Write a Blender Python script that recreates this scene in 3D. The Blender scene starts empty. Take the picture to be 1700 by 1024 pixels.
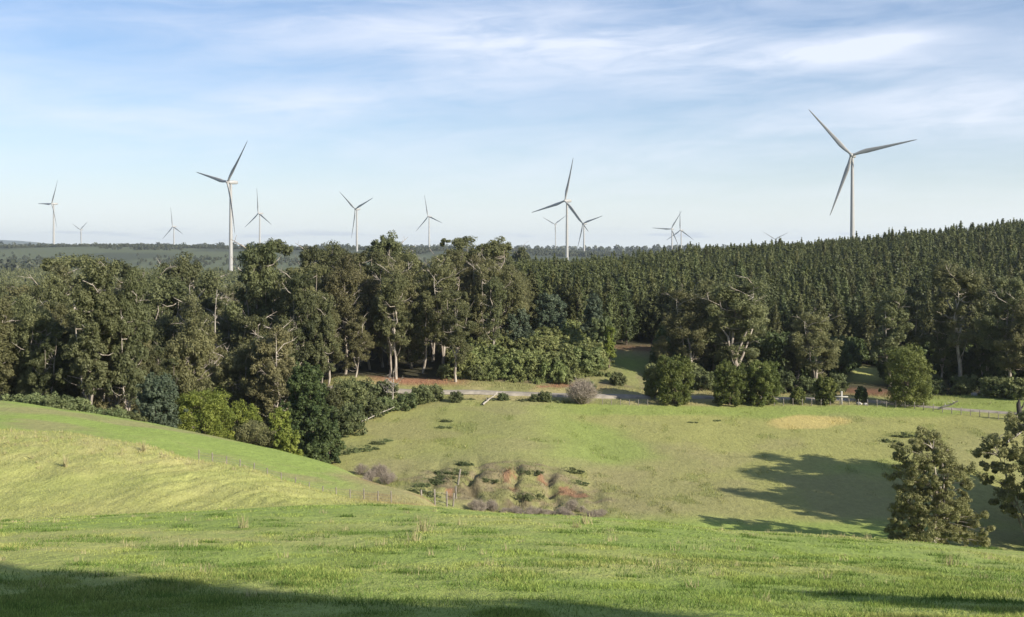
import bpy, math, random
import numpy as np
random.seed(7)
RNG = np.random.default_rng(11)
F, CX, HZ = 1823.0, 850.0, 412.0          # focal length, centre column and eye-level row of the survey sketch
SUN_EL = math.radians(27.0)
LDIR = np.array([-0.80, 0.59]); LDIR /= np.linalg.norm(LDIR)   # horizontal travel of the sunlight
scene = bpy.context.scene
COL = scene.collection

# ------------------------------------------------------------------ helpers
def tag(o, label=None, cat=None, group=None, kind=None):
    if label: o['label'] = label
    if cat: o['category'] = cat
    if group: o['group'] = group
    if kind: o['kind'] = kind
    return o

def empty(name, loc, rz=0.0, s=1.0):
    o = bpy.data.objects.new(name, None); COL.objects.link(o)
    o.location = loc; o.rotation_euler = (0, 0, rz)
    o.scale = (s, s, s) if not isinstance(s, tuple) else s
    o.empty_display_size = 0.5
    return o

class MB:
    """collects quads, then links them as one mesh"""
    def __init__(self): self.V = []; self.Q = []; self.T = []; self.n = 0
    def add(self, V, Q, tint=0.5):
        V = np.asarray(V, float).reshape(-1, 3); Q = np.asarray(Q, int).reshape(-1, 4)
        self.V.append(V); self.Q.append(Q + self.n); self.n += len(V)
        t = np.full(len(Q), tint) if np.isscalar(tint) else np.asarray(tint)
        self.T.append(t)
    def arrays(self):
        return np.concatenate(self.V), np.concatenate(self.Q), np.concatenate(self.T)
    def mesh(self, name, mat, smooth=False):
        V, Q, T = self.arrays()
        return mk_mesh(name, V, Q, mat, T, smooth)

def mk_mesh(name, V, Q, mat, T=None, smooth=False, colors=None):
    me = bpy.data.meshes.new(name)
    k = Q.shape[1]
    me.vertices.add(len(V)); me.vertices.foreach_set('co', np.ascontiguousarray(V, dtype=np.float32).ravel())
    me.loops.add(Q.size); me.loops.foreach_set('vertex_index', Q.astype(np.int32).ravel())
    me.polygons.add(len(Q))
    me.polygons.foreach_set('loop_start', np.arange(0, Q.size, k, dtype=np.int32))
    me.polygons.foreach_set('loop_total', np.full(len(Q), k, dtype=np.int32))
    if smooth: me.polygons.foreach_set('use_smooth', np.ones(len(Q), dtype=bool))
    me.update(calc_edges=True)
    if T is not None:
        a = me.attributes.new('tint', 'FLOAT', 'FACE'); a.data.foreach_set('value', T.astype(np.float32))
    if colors is not None:
        dom = 'POINT' if len(colors) == len(V) else 'FACE'
        a = me.attributes.new('albedo', 'FLOAT_COLOR', dom)
        c = np.ones((len(colors), 4), np.float32); c[:, :3] = colors
        a.data.foreach_set('color', c.ravel())
    me.materials.append(mat)
    return me

def obj(name, me, parent=None):
    o = bpy.data.objects.new(name, me); COL.objects.link(o)
    if parent: o.parent = parent
    return o

def tube(mb, P, R, sides=6, tint=0.5):
    P = np.asarray(P, float); R = np.asarray(R, float); m = len(P)
    d = np.gradient(P, axis=0); d /= np.linalg.norm(d, axis=1)[:, None] + 1e-9
    up = np.array([0.31, 0.17, 0.93]); a = np.cross(d, up); a /= np.linalg.norm(a, axis=1)[:, None] + 1e-9
    b = np.cross(d, a)
    ang = np.linspace(0, 2*math.pi, sides, endpoint=False)
    ring = P[:, None, :] + R[:, None, None]*(np.cos(ang)[None, :, None]*a[:, None, :] + np.sin(ang)[None, :, None]*b[:, None, :])
    V = ring.reshape(-1, 3); Q = []
    for i in range(m-1):
        for j in range(sides):
            j2 = (j+1) % sides
            Q.append((i*sides+j, i*sides+j2, (i+1)*sides+j2, (i+1)*sides+j))
    mb.add(V, Q, tint)

def box(mb, c, s, rz=0.0, tint=0.5):
    c = np.array(c, float); s = np.array(s, float)/2
    v = np.array([(x, y, z) for z in (-1, 1) for y in (-1, 1) for x in (-1, 1)], float)*s
    ca, sa = math.cos(rz), math.sin(rz)
    v = np.stack([v[:, 0]*ca - v[:, 1]*sa, v[:, 0]*sa + v[:, 1]*ca, v[:, 2]], 1) + c
    mb.add(v, [(0, 2, 3, 1), (4, 5, 7, 6), (0, 1, 5, 4), (2, 6, 7, 3), (0, 4, 6, 2), (1, 3, 7, 5)], tint)

def leaves(mb, P, N, size, tint, rng, aspect=1.6):
    """one small rhombus per point, facing roughly N"""
    n = len(P)
    N = N + rng.normal(0, 0.36, (n, 3)); N /= np.linalg.norm(N, axis=1)[:, None] + 1e-9
    r = rng.normal(0, 1, (n, 3)); a = np.cross(N, r); a /= np.linalg.norm(a, axis=1)[:, None] + 1e-9
    b = np.cross(N, a)
    s = (size*rng.uniform(0.6, 1.35, n))[:, None]*0.5
    V = np.stack([P - a*s*aspect, P + b*s/aspect*1.3, P + a*s*aspect, P - b*s/aspect*1.3], 1).reshape(-1, 3)
    Q = np.arange(4*n).reshape(n, 4)
    mb.add(V, Q, tint)

def rdir(n, rng):
    d = rng.normal(0, 1, (n, 3)); return d/(np.linalg.norm(d, axis=1)[:, None] + 1e-9)

def clump(mb, c, rad, nsub, nleaf, size, rng, tint=None, upbias=0.35):
    """a lumpy leaf mass: sub-balls on an ellipsoid"""
    c = np.asarray(c, float); rad = np.asarray(rad, float) if not np.isscalar(rad) else np.array([rad, rad, rad*0.7])
    t0 = rng.uniform(0.25, 0.75) if tint is None else tint
    sd = rdir(nsub, rng); sd[:, 2] += upbias*rng.uniform(0, 1, nsub)
    for k in range(nsub):
        sc = c + sd[k]*rad*rng.uniform(0.35, 0.8)
        sr = rad*rng.uniform(0.32, 0.55)
        d = rdir(nleaf, rng)
        P = sc + d*sr*(rng.uniform(0.25, 1, nleaf)**0.45)[:, None]
        tt = np.clip(t0 + rng.uniform(-0.12, 0.12) + rng.normal(0, 0.10, nleaf), 0, 1)
        leaves(mb, P, d + np.array([0, 0, 0.35]), size, tt, rng)

# smooth random fields
def vnoise(x, y, seed=0):
    xi = np.floor(x).astype(np.int64); yi = np.floor(y).astype(np.int64); fx = x - xi; fy = y - yi
    fx = fx*fx*(3-2*fx); fy = fy*fy*(3-2*fy)
    def h(a, b):
        n = (a*374761393 + b*668265263 + seed*974634777) & 0xffffffff
        n = ((n ^ (n >> 13))*1274126177) & 0xffffffff
        return ((n ^ (n >> 16)) & 0xffff)/65535.0
    return (h(xi, yi)*(1-fx)+h(xi+1, yi)*fx)*(1-fy) + (h(xi, yi+1)*(1-fx)+h(xi+1, yi+1)*fx)*fy
def fbm(x, y, scale, oct=4, seed=0):
    v = 0; a = 1; s = 0
    for o in range(oct):
        v = v + a*vnoise(x/scale*2**o + 17.3*o, y/scale*2**o - 9.1*o, seed+o); s += a; a *= 0.5
    return v/s
def sst(a, b, x):
    t = np.clip((x-a)/(b-a), 0, 1); return t*t*(3-2*t)

# ------------------------------------------------------------------ terrain
# survey lines: bearing column u -> (distance, sight row) for the near country, then (distance, height) beyond
PROF = {
 -400: ([(45,878),(52,884),(60,868),(76,745),(86,735),(100,690),(115,655),(140,690),(190,705)], [(240,-33),(320,-28),(450,-26),(700,-30),(1250,-29),(1500,-40),(1800,-26),(2300,2),(3000,-2),(6000,-5),(12000,110),(16000,0)]),
 0: ([(45,868),(52,874),(60,856),(80,716),(88,716),(100,690),(112,668),(140,700),(190,712)], [(240,-34),(320,-28),(450,-26),(700,-30),(1250,-29),(1500,-40),(1800,-26),(2300,4),(3000,-2),(6000,-5),(12000,90),(16000,0)]),
 100: ([(45,863),(52,868),(60,850),(79,722),(88,724),(112,681),(140,712),(190,725)], [(240,-35),(320,-28),(450,-26),(700,-30),(1250,-29),(1500,-40),(1800,-26),(2300,4),(3000,-2),(6000,-5),(12000,40),(16000,0)]),
 200: ([(45,857),(52,863),(60,846),(78,735),(86,741),(112,694),(140,730),(190,735)], [(240,-36),(320,-28),(450,-26),(700,-30),(1250,-29),(1500,-40),(1800,-26),(2300,2),(3000,-2),(6000,-5),(16000,-5)]),
 400: ([(45,847),(52,853),(60,838),(74,782),(82,788),(112,733),(130,770),(160,785),(190,770)], [(240,-36),(320,-28),(450,-26),(700,-30),(1250,-29),(1500,-40),(1800,-26),(2300,-1),(3000,-3),(6000,-5),(16000,-5)]),
 560: ([(45,840),(52,846),(60,841),(70,825),(78,829),(112,772),(122,800),(130,808),(140,775),(160,730),(180,690),(190,664),(195,652),(203,624)], [(240,-25),(320,-22),(450,-23),(700,-30),(1250,-29),(1500,-40),(1800,-28),(2300,-4),(3000,-6),(6000,-6),(16000,-5)]),
 700: ([(45,842),(55,850),(70,845),(80,838),(92,819),(100,832),(110,855),(120,838),(127,815),(135,790),(148,757),(160,728),(172,702),(182,682),(192,661),(195,654),(203,634)], [(225,-23.5),(260,-21.5),(320,-21),(450,-22),(700,-30),(1250,-29),(1500,-40),(1800,-30),(2300,-6),(3000,-8),(6000,-7),(16000,-5)]),
 780: ([(45,847),(58,868),(75,888),(95,890),(110,875),(119,852),(125,842),(131,812),(137,786),(148,754),(160,725),(172,700),(182,680),(192,661),(195,654),(203,634)], [(225,-22.5),(250,-20),(320,-20),(450,-21),(700,-29),(1250,-28),(1500,-40),(1800,-32),(2300,-8),(3000,-9),(6000,-7),(16000,-5)]),
 850: ([(45,852),(60,880),(90,905),(112,880),(125,849),(130,824),(137,784),(148,752),(160,722),(172,698),(182,679),(192,662),(195,655),(203,638)], [(225,-21.5),(250,-19),(300,-19),(450,-19.5),(600,-23),(1250,-27),(1500,-40),(1800,-33),(2300,-9),(3000,-10),(6000,-8),(16000,-5)]),
 920: ([(45,856),(60,884),(90,905),(114,880),(125,852),(130,832),(138,790),(148,760),(160,728),(174,701),(184,680),(192,664),(195,657),(203,642)], [(225,-21),(250,-19),(300,-19.5),(450,-19.5),(600,-23),(1250,-27),(1500,-40),(1800,-33),(2300,-10),(3000,-11),(6000,-8),(16000,-5)]),
 1000: ([(45,860),(60,885),(90,905),(115,880),(125,850),(133,824),(140,798),(150,767),(160,740),(175,706),(186,681),(193,665),(196,658),(205,640)], [(215,-23.5),(235,-21.6),(300,-20),(400,-19),(500,-18.8),(650,-25),(1250,-27),(1500,-40),(1800,-33),(2300,-12),(3000,-12),(6000,-8),(16000,-5)]),
 1100: ([(45,868),(60,893),(90,913),(112,890),(121,862),(131,828),(142,795),(152,765),(163,736),(176,706),(187,681),(193,667),(197,659),(205,646)], [(215,-25),(240,-22),(300,-19.5),(400,-17),(490,-15.5),(620,-22),(1250,-26),(1500,-38),(2300,-12),(6000,-8),(16000,-5)]),
 1250: ([(45,882),(60,905),(90,925),(110,905),(118,878),(130,838),(145,790),(160,748),(175,712),(188,680),(193,668),(197,660),(205,650)], [(215,-25.8),(240,-24),(300,-20),(400,-15),(490,-12.5),(620,-18),(1000,-20),(1500,-30),(2300,-12),(6000,-8),(16000,-5)]),
 1400: ([(45,893),(60,917),(90,938),(107,915),(116,886),(130,839),(145,790),(160,747),(174,712),(186,682),(192,669),(196,662),(205,652)], [(225,-25.5),(240,-24.5),(300,-19),(400,-12.5),(490,-10),(620,-14),(1000,-15),(1500,-25),(2300,-12),(6000,-8),(16000,-5)]),
 1550: ([(45,905),(60,930),(90,950),(105,925),(115,890),(130,840),(145,790),(160,745),(172,715),(182,690),(189,676),(195,668),(205,656)], [(240,-26),(300,-19),(400,-11),(490,-5.5),(620,-9),(1000,-14),(1500,-25),(2300,-12),(6000,-8),(16000,-5)]),
 1700: ([(45,920),(60,945),(90,965),(105,940),(115,900),(130,850),(145,800),(158,755),(165,730),(173,704),(181,687),(190,672),(205,652)], [(240,-24.7),(300,-17),(400,-7.5),(490,-1.5),(620,-4),(1000,-10),(1500,-25),(2300,-12),(6000,-8),(16000,-5)]),
 2200: ([(45,960),(60,985),(90,1005),(105,975),(115,930),(130,880),(145,825),(158,772),(165,745),(173,715),(181,697),(190,680),(205,655)], [(240,-23),(300,-13),(400,-2),(490,5),(620,4),(1000,-4),(1500,-20),(2300,-12),(6000,-8),(16000,-5)]),
}
def pchip(xk, yk, x):
    xk = np.array(xk, float); yk = np.array(yk, float)
    h = np.diff(xk); d = np.diff(yk)/h; m = np.zeros(len(xk))
    w1 = 2*h[1:]+h[:-1]; w2 = h[1:]+2*h[:-1]
    ok = d[:-1]*d[1:] > 0
    with np.errstate(divide='ignore', invalid='ignore'):
        mm = (w1+w2)/(w1/d[:-1]+w2/d[1:])
    m[1:-1] = np.where(ok, mm, 0.0); m[0] = d[0]; m[-1] = 0
    x = np.clip(x, xk[0], xk[-1])
    i = np.clip(np.searchsorted(xk, x)-1, 0, len(h)-1)
    t = (x-xk[i])/h[i]
    return ((1+2*t)*(1-t)**2*yk[i] + t*(1-t)**2*h[i]*m[i] + t*t*(3-2*t)*yk[i+1] + t*t*(t-1)*h[i]*m[i+1])
YS = np.concatenate([np.arange(-220, 44, 4), np.arange(44, 260, 1.0), np.geomspace(260, 16000, 260)])
UK = sorted(PROF)
ZK = []
for u in UK:
    a, b = PROF[u]
    near = [(-220, 28), (-120, 17), (-50, 6.5), (-20, 1.3), (0, -1.7), (14, -4.75), (30, -7.85 if u < 900 else -7.85-(u-900)*0.0012)]
    kn = near + [(Y, -(py-HZ)/F*Y) for Y, py in a] + b
    ZK.append(pchip([k[0] for k in kn], [k[1] for k in kn], YS))
ZK = np.array(ZK)
US = np.arange(-400, 2201, 20.0)
ZT = np.array([pchip(UK, ZK[:, j], US) for j in range(len(YS))]).T        # [u, Y]
for _ in range(2):                                                       # soften creases sideways
    Zp = ZT.copy(); ZT[1:-1] = 0.25*Zp[:-2]+0.5*Zp[1:-1]+0.25*Zp[2:]
def gz0(X, Y):
    X = np.asarray(X, float); Y = np.asarray(Y, float)
    u = np.clip(CX + F*X/np.maximum(Y, 16), -400, 2199.9)
    fi = (u+400)/20; i = np.clip(np.floor(fi).astype(int), 0, len(US)-2); fu = fi-i
    Yc = np.clip(Y, YS[0], YS[-1]-1e-3)
    j = np.clip(np.searchsorted(YS, Yc, side='right')-1, 0, len(YS)-2); fy = (Yc-YS[j])/(YS[j+1]-YS[j])
    return (ZT[i, j]*(1-fu)+ZT[i+1, j]*fu)*(1-fy) + (ZT[i, j+1]*(1-fu)+ZT[i+1, j+1]*fu)*fy
def relief(X, Y):
    d = np.clip(Y/45, 0.5, 6)
    z = (fbm(X, Y, 2.2, 3, 3)-0.5)*0.13*sst(8, 14, Y)*(1-0.6*sst(120, 200, Y))
    z += (fbm(X, Y*0.6, 9, 3, 5)-0.5)*0.35*sst(30, 50, Y)
    u = CX + F*X/np.maximum(Y, 16)
    # soil creep ribs on the dry spur
    m = sst(57, 62, Y)*(1-sst(78, 84, Y))*(1-sst(520, 620, u))
    w = X*2.3 - Y*0.9 + 6.5*fbm(X, Y, 6, 3, 21)
    z += m*sst(0.35, 0.55, fbm(X, Y, 13, 2, 40))*(np.abs(np.sin(w*0.85)))*0.20*(.3+.7*sst(180, 300, u))
    z += m*(fbm(X, Y, 3.0, 4, 33)-0.5)*0.75
    # eroded bank round the gully
    g = np.exp(-((u-840)/150)**4 - ((Y-132)/9)**2)
    z += g*((np.abs(fbm(X, Y, 5, 4, 9)-0.5))*2.4 + (fbm(X, Y, 1.6, 3, 19)-.5)*.9 - np.maximum(0, np.sin(X*1.3+2.5*fbm(X, Y, 4, 2, 29)))**3*.7)
    z += (fbm(X, Y, 30, 3, 12)-0.5)*1.2*sst(205, 260, Y)
    z += (fbm(X, Y, 260, 4, 14)-0.5)*14*sst(1700, 2600, Y)
    return z
def gz(X, Y): return gz0(X, Y) + relief(np.asarray(X, float), np.asarray(Y, float))
def at(px, Y): return ((px-CX)/F*Y, Y)
def gat(px, Y):
    x, y = at(px, Y); return (x, y, float(gz(x, y)))

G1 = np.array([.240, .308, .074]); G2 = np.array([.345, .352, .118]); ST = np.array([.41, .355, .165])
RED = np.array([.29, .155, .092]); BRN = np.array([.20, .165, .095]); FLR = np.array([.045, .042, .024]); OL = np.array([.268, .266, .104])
def albedo(X, Y):
    X = np.asarray(X, float); Y = np.asarray(Y, float)
    u = CX + F*X/np.maximum(Y, 16)
    def mix(a, b, t): return a*(1-t[..., None]) + b*t[..., None]
    n1 = fbm(X, Y, 6, 4, 51); n2 = fbm(X, Y, 1.3, 3, 52); n3 = fbm(X, Y, 22, 4, 53); n4 = fbm(X, Y*0.5, 3.2, 4, 57)
    one = np.ones(X.shape+(3,))
    c = mix(one*G1, one*G2, np.clip(sst(.35, .68, n1)*.75 + (n2-.5)*.5, 0, 1))
    c = mix(c, one*ST, sst(.60, .80, n2*.6+n1*.4)*0.35)
    c = mix(c, one*G1*.66, sst(.60, .74, n4)*0.4)
    # dry spur
    sp = sst(54, 60, Y)*(1-sst(80, 88, Y))*(1-sst(560, 680, u))
    c = mix(c, mix(one*G2*.97, one*ST, sst(.32, .78, n1*.5+n2*.5)*.22), sp*.8)
    c = mix(c, one*G1*1.1, sp*sst(.55, .7, n3)*.55)
    cr = np.exp(-((Y-77)/5.0)**2)*(1-sst(520, 640, u))
    c = mix(c, one*ST*1.0, cr*sst(.35, .7, n2)*.4)
    # green strip behind the spur, straw towards its toe
    gs = sst(84, 90, Y)*(1-sst(118, 124, Y))
    c = mix(c, mix(one*G1, one*OL, sst(.45, .7, n1)), gs)
    c = mix(c, mix(one*ST*.8, one*RED*.9, sst(.5, .75, n1)*.6), sst(540, 640, u)*(1-sst(770, 800, u))*sst(60, 78, Y)*(1-sst(116, 124, Y))*.8)
    # far paddock
    pd = sst(118, 126, Y)
    pc = mix(one*G2*.85, one*OL, sst(.4, .65, n3))
    pc = mix(pc*np.array([.95, .93, .93]), one*G1*.90, sst(.5, .66, fbm(X, Y, 34, 4, 61)+.22*np.exp(-((u-1040)/110)**2-((Y-160)/10)**2)+.28*np.exp(-((Y-188)/7)**2)*sst(900, 1000, u)-.25*(1-sst(136, 150, Y)))*.75*(.25+.75*sst(860, 980, u)))
    pc = mix(pc, one*BRN*1.35, sst(.58, .72, fbm(X, Y, 14, 4, 62))*.25)
    pc = mix(pc, one*G1*.6, sst(.68, .76, fbm(X, Y*0.55, 3.0, 3, 63))*.35)
    c = mix(c, pc, pd)
    wn = fbm(X, Y, 5, 3, 65)
    e = ((u-1333)/75)**2 + ((Y-178.5)/4.4)**2 + (wn-.5)*2.0
    c = mix(c, one*np.array([.43, .355, .130]), 1-sst(.6, 1.3, e))
    # gully bank
    e = ((u-845)/165)**2 + ((Y-133)/9.5)**2 + (wn-.5)*1.8
    c = mix(c, mix(one*BRN*1.05, one*OL*.72, sst(.35, .65, n2)), (1-sst(.7, 1.3, e))*.9)
    n5 = fbm(X, Y, 1.1, 3, 91)
    c = mix(c, one*BRN*.5, (1-sst(.7, 1.2, e))*sst(.6, .72, fbm(X, Y, 2.4, 4, 92))*.7)
    for (uu, yy, a, b) in ((850, 134.3, 13, 3.2), (945, 132.5, 32, 1.5), (748, 128, 5, 2.5), (900, 136, 8, 1.0)):
        e = ((u-uu)/a)**2 + ((Y-yy)/b)**2 + (wn-.5)*1.4 + (n5-.5)*2.6
        c = mix(c, one*RED*(.8), (1-sst(.75, 1.0, e))*(.55+.45*n2))
    # verge, cutting and forest floor
    v = sst(189, 191.5, Y)*(1-sst(203, 206, Y))*sst(700, 780, u)*(1-sst(1500, 1540, u))
    c = mix(c, mix(one*OL*.8, one*ST*.8, sst(.35, .6, n1)), v*.9)
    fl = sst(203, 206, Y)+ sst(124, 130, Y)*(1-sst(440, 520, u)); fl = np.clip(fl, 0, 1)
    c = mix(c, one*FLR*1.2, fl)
    c = mix(c, mix(one*BRN*1.0, one*OL*.75, sst(.4, .6, n2*.5+n1*.5)), sst(203, 206, Y)*(1-sst(238, 246, Y))*sst(760, 800, u)*(1-sst(1075, 1110, u)))
    c = mix(c, one*G1*.7, np.exp(-((u-1045)/48)**2-((Y-222)/9)**2))
    c = mix(c, one*RED*.45, np.exp(-((u-1060)/60)**4-((Y-238)/4)**4)*.8)
    c = mix(c, one*RED, np.exp(-((u-690)/82)**4-((Y-203.5)/3.2)**4)*sst(.3, .5, n1))
    c = mix(c, one*RED*.9, np.exp(-((u-880)/110)**4-((Y-203.5)/2.2)**4)*sst(.45, .6, n1))
    c = mix(c, one*G2, np.exp(-((u-1440)/38)**4-((Y-226)/9)**4) + np.exp(-((u-1560)/14)**4-((Y-222)/7)**4)*.8)
    c = mix(c, one*RED*.6, np.exp(-((u-1440)/45)**4-((Y-206)/5)**4)*.9)
    ff = sst(520, 640, Y)
    c = mix(c, one*np.array([.075, .088, .034]), ff)
    c = mix(c, mix(one*np.array([.095, .110, .058]), one*np.array([.060, .070, .042]), sst(.45, .6, fbm(X, Y, 180, 3, 70))), sst(1550, 1750, Y))
    return np.clip(c, 0, 1)

# ------------------------------------------------------------------ materials
def nodes(name):
    m = bpy.data.materials.new(name); m.use_nodes = True
    nt = m.node_tree; b = nt.nodes['Principled BSDF']; return m, nt, b
def N(nt, t, **kw):
    n = nt.nodes.new(t)
    for k, v in kw.items(): setattr(n, k, v)
    return n
def ramp(nt, c1, c2, p1=0.0, p2=1.0):
    r = N(nt, 'ShaderNodeValToRGB'); e = r.color_ramp.elements
    e[0].position = p1; e[0].color = (*c1, 1); e[1].position = p2; e[1].color = (*c2, 1); return r

def mat_foliage(name, c1, c2, var=0.25, trans=0.40, rough=0.55):
    m, nt, b = nodes(name); L = nt.links.new
    at_ = N(nt, 'ShaderNodeAttribute', attribute_name='tint')
    r = ramp(nt, c1, c2, 0.15, 0.85); L(at_.outputs['Fac'], r.inputs[0])
    oi = N(nt, 'ShaderNodeObjectInfo')
    hs = N(nt, 'ShaderNodeHueSaturation')
    mr = N(nt, 'ShaderNodeMapRange'); mr.inputs[3].default_value = 1-var; mr.inputs[4].default_value = 1+var
    L(oi.outputs['Random'], mr.inputs[0]); L(mr.outputs[0], hs.inputs['Value'])
    mh = N(nt, 'ShaderNodeMath', operation='MULTIPLY'); mh.inputs[1].default_value = 7.31; L(oi.outputs['Random'], mh.inputs[0])
    fr = N(nt, 'ShaderNodeMath', operation='FRACT'); L(mh.outputs[0], fr.inputs[0])
    mr2 = N(nt, 'ShaderNodeMapRange'); mr2.inputs[3].default_value = 0.5-var*.07; mr2.inputs[4].default_value = 0.5+var*.07
    L(fr.outputs[0], mr2.inputs[0]); L(mr2.outputs[0], hs.inputs['Hue'])
    L(r.outputs[0], hs.inputs['Color']); L(hs.outputs[0], b.inputs['Base Color'])
    b.inputs['Roughness'].default_value = rough; b.inputs['Specular IOR Level'].default_value = 0.25
    tr = N(nt, 'ShaderNodeBsdfTranslucent'); L(hs.outputs[0], tr.inputs[0])
    mx = N(nt, 'ShaderNodeMixShader'); mx.inputs[0].default_value = trans
    out = nt.nodes['Material Output']
    L(b.outputs[0], mx.inputs[1]); L(tr.outputs[0], mx.inputs[2]); L(mx.outputs[0], out.inputs[0])
    return m

def mat_bark(name, c1, c2, scale=1.5, rough=0.85, stretch=(2, 2, .4)):
    m, nt, b = nodes(name); L = nt.links.new
    tc = N(nt, 'ShaderNodeTexCoord'); mp = N(nt, 'ShaderNodeMapping'); mp.inputs['Scale'].default_value = stretch
    nz = N(nt, 'ShaderNodeTexNoise'); nz.inputs['Scale'].default_value = scale; nz.inputs['Detail'].default_value = 6
    L(tc.outputs['Object'], mp.inputs[0]); L(mp.outputs[0], nz.inputs[0])
    r = ramp(nt, c1, c2, 0.38, 0.62); L(nz.outputs[0], r.inputs[0]); L(r.outputs[0], b.inputs['Base Color'])
    bp = N(nt, 'ShaderNodeBump'); bp.inputs['Strength'].default_value = .4; bp.inputs['Distance'].default_value = .05
    L(nz.outputs[0], bp.inputs['Height']); L(bp.outputs[0], b.inputs['Normal'])
    b.inputs['Roughness'].default_value = rough; return m

def mat_albedo(name, bump=0.0, fine=0.0, trans=0.0):
    m, nt, b = nodes(name); L = nt.links.new
    a = N(nt, 'ShaderNodeAttribute', attribute_name='albedo')
    b.inputs['Roughness'].default_value = 0.9; b.inputs['Specular IOR Level'].default_value = 0.15
    src = a.outputs['Color']
    if fine:
        tc = N(nt, 'ShaderNodeTexCoord')
        prev = src
        for sc, amt in ((9.0, fine), (1.6, fine*.8), (0.35, fine*.5)):
            mp = N(nt, 'ShaderNodeMapping'); mp.inputs['Scale'].default_value = (1, .6, 1)
            nz = N(nt, 'ShaderNodeTexNoise'); nz.inputs['Scale'].default_value = sc; nz.inputs['Detail'].default_value = 5
            nz.inputs['Roughness'].default_value = .65
            L(tc.outputs['Object'], mp.inputs[0]); L(mp.outputs[0], nz.inputs[0])
            mr = N(nt, 'ShaderNodeMapRange'); mr.inputs[1].default_value = .3; mr.inputs[2].default_value = .7
            mr.inputs[3].default_value = 1-amt; mr.inputs[4].default_value = 1+amt
            L(nz.outputs[0], mr.inputs[0])
            vm = N(nt, 'ShaderNodeVectorMath', operation='SCALE'); L(prev, vm.inputs[0]); L(mr.outputs[0], vm.inputs['Scale'])
            prev = vm.outputs[0]
            if sc == 9.0: nf = nz
            if sc == 1.6: nm = nz
        src = prev
        b1 = N(nt, 'ShaderNodeBump'); b1.inputs['Strength'].default_value = bump; b1.inputs['Distance'].default_value = .10
        L(nf.outputs[0], b1.inputs['Height'])
        b2 = N(nt, 'ShaderNodeBump'); b2.inputs['Strength'].default_value = bump; b2.inputs['Distance'].default_value = .35
        L(nm.outputs[0], b2.inputs['Height']); L(b1.outputs[0], b2.inputs['Normal']); L(b2.outputs[0], b.inputs['Normal'])
    L(src, b.inputs['Base Color'])
    if trans:
        tr = N(nt, 'ShaderNodeBsdfTranslucent'); L(src, tr.inputs[0])
        mx = N(nt, 'ShaderNodeMixShader'); mx.inputs[0].default_value = trans
        L(b.outputs[0], mx.inputs[1]); L(tr.outputs[0], mx.inputs[2]); L(mx.outputs[0], nt.nodes['Material Output'].inputs[0])
    return m

M = dict(
 gum=mat_foliage('gum_leaves', (.104, .114, .046), (.200, .206, .092), .22),
 gumd=mat_foliage('dark_gum_leaves', (.075, .087, .036), (.155, .162, .068), .2),
 gumw=mat_foliage('warm_gum_leaves', (.118, .118, .050), (.222, .212, .096), .20),
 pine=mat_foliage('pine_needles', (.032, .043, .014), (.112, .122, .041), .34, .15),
 wattle=mat_foliage('yellow_wattle_leaves', (.118, .155, .026), (.290, .322, .066), .06),
 wgreen=mat_foliage('green_wattle_leaves', (.075, .102, .024), (.195, .220, .062), .10),
 blue=mat_foliage('blue_green_leaves', (.070, .098, .058), (.155, .190, .115), .10),
 bush=mat_foliage('bush_leaves', (.095, .122, .046), (.215, .245, .105), .25),
 dark=mat_foliage('dark_evergreen_leaves', (.056, .086, .030), (.135, .168, .058), .12),
 rise=mat_foliage('rise_bush_leaves', (.140, .170, .055), (.290, .315, .120), .20),
 gumn=mat_foliage('near_gum_leaves', (.165, .172, .064), (.310, .305, .130), .06),
 bark=mat_bark('pale_gum_bark', (.20, .165, .13), (.42, .375, .31)),
 barkd=mat_bark('brown_bark', (.06, .045, .032), (.14, .11, .08)),
 dead=mat_bark('weathered_dead_wood', (.22, .195, .16), (.40, .365, .31)),
 twig=mat_bark('bare_twigs', (.215, .178, .138), (.345, .295, .235)),
 ground=mat_albedo('ground', .55, .16),
 grass=mat_albedo('grass_blades', trans=.3),
)
def mat_plain(name, c, rough=.5, metal=0, noise=.08, scale=.3):
    m, nt, b = nodes(name); L = nt.links.new
    tc = N(nt, 'ShaderNodeTexCoord'); nz = N(nt, 'ShaderNodeTexNoise'); nz.inputs['Scale'].default_value = scale; nz.inputs['Detail'].default_value = 5
    L(tc.outputs['Object'], nz.inputs[0])
    r = ramp(nt, tuple(x*(1-noise) for x in c), tuple(min(1, x*(1+noise)) for x in c), .35, .65)
    L(nz.outputs[0], r.inputs[0]); L(r.outputs[0], b.inputs['Base Color'])
    b.inputs['Roughness'].default_value = rough; b.inputs['Metallic'].default_value = metal; return m
M['paint'] = mat_plain('turbine_paint', (.33, .325, .305), .45, 0, .05, .08)
M['road'] = mat_plain('gravel_road', (.27, .24, .19), .95, 0, .22, .8)
M['wire'] = mat_plain('fence_wire', (.35, .35, .34), .4, .8)
M['post'] = mat_plain('fence_timber', (.21, .185, .15), .9, 0, .3, 2)
M['stone'] = mat_plain('grey_stone', (.36, .34, .31), .9, 0, .3, 1.5)
M['white'] = mat_plain('pale_painted_timber', (.33, .32, .29), .7, 0, .1, 2)
M['char'] = mat_plain('charred_wood', (.035, .03, .027), .9, 0, .4, 3)

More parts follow.
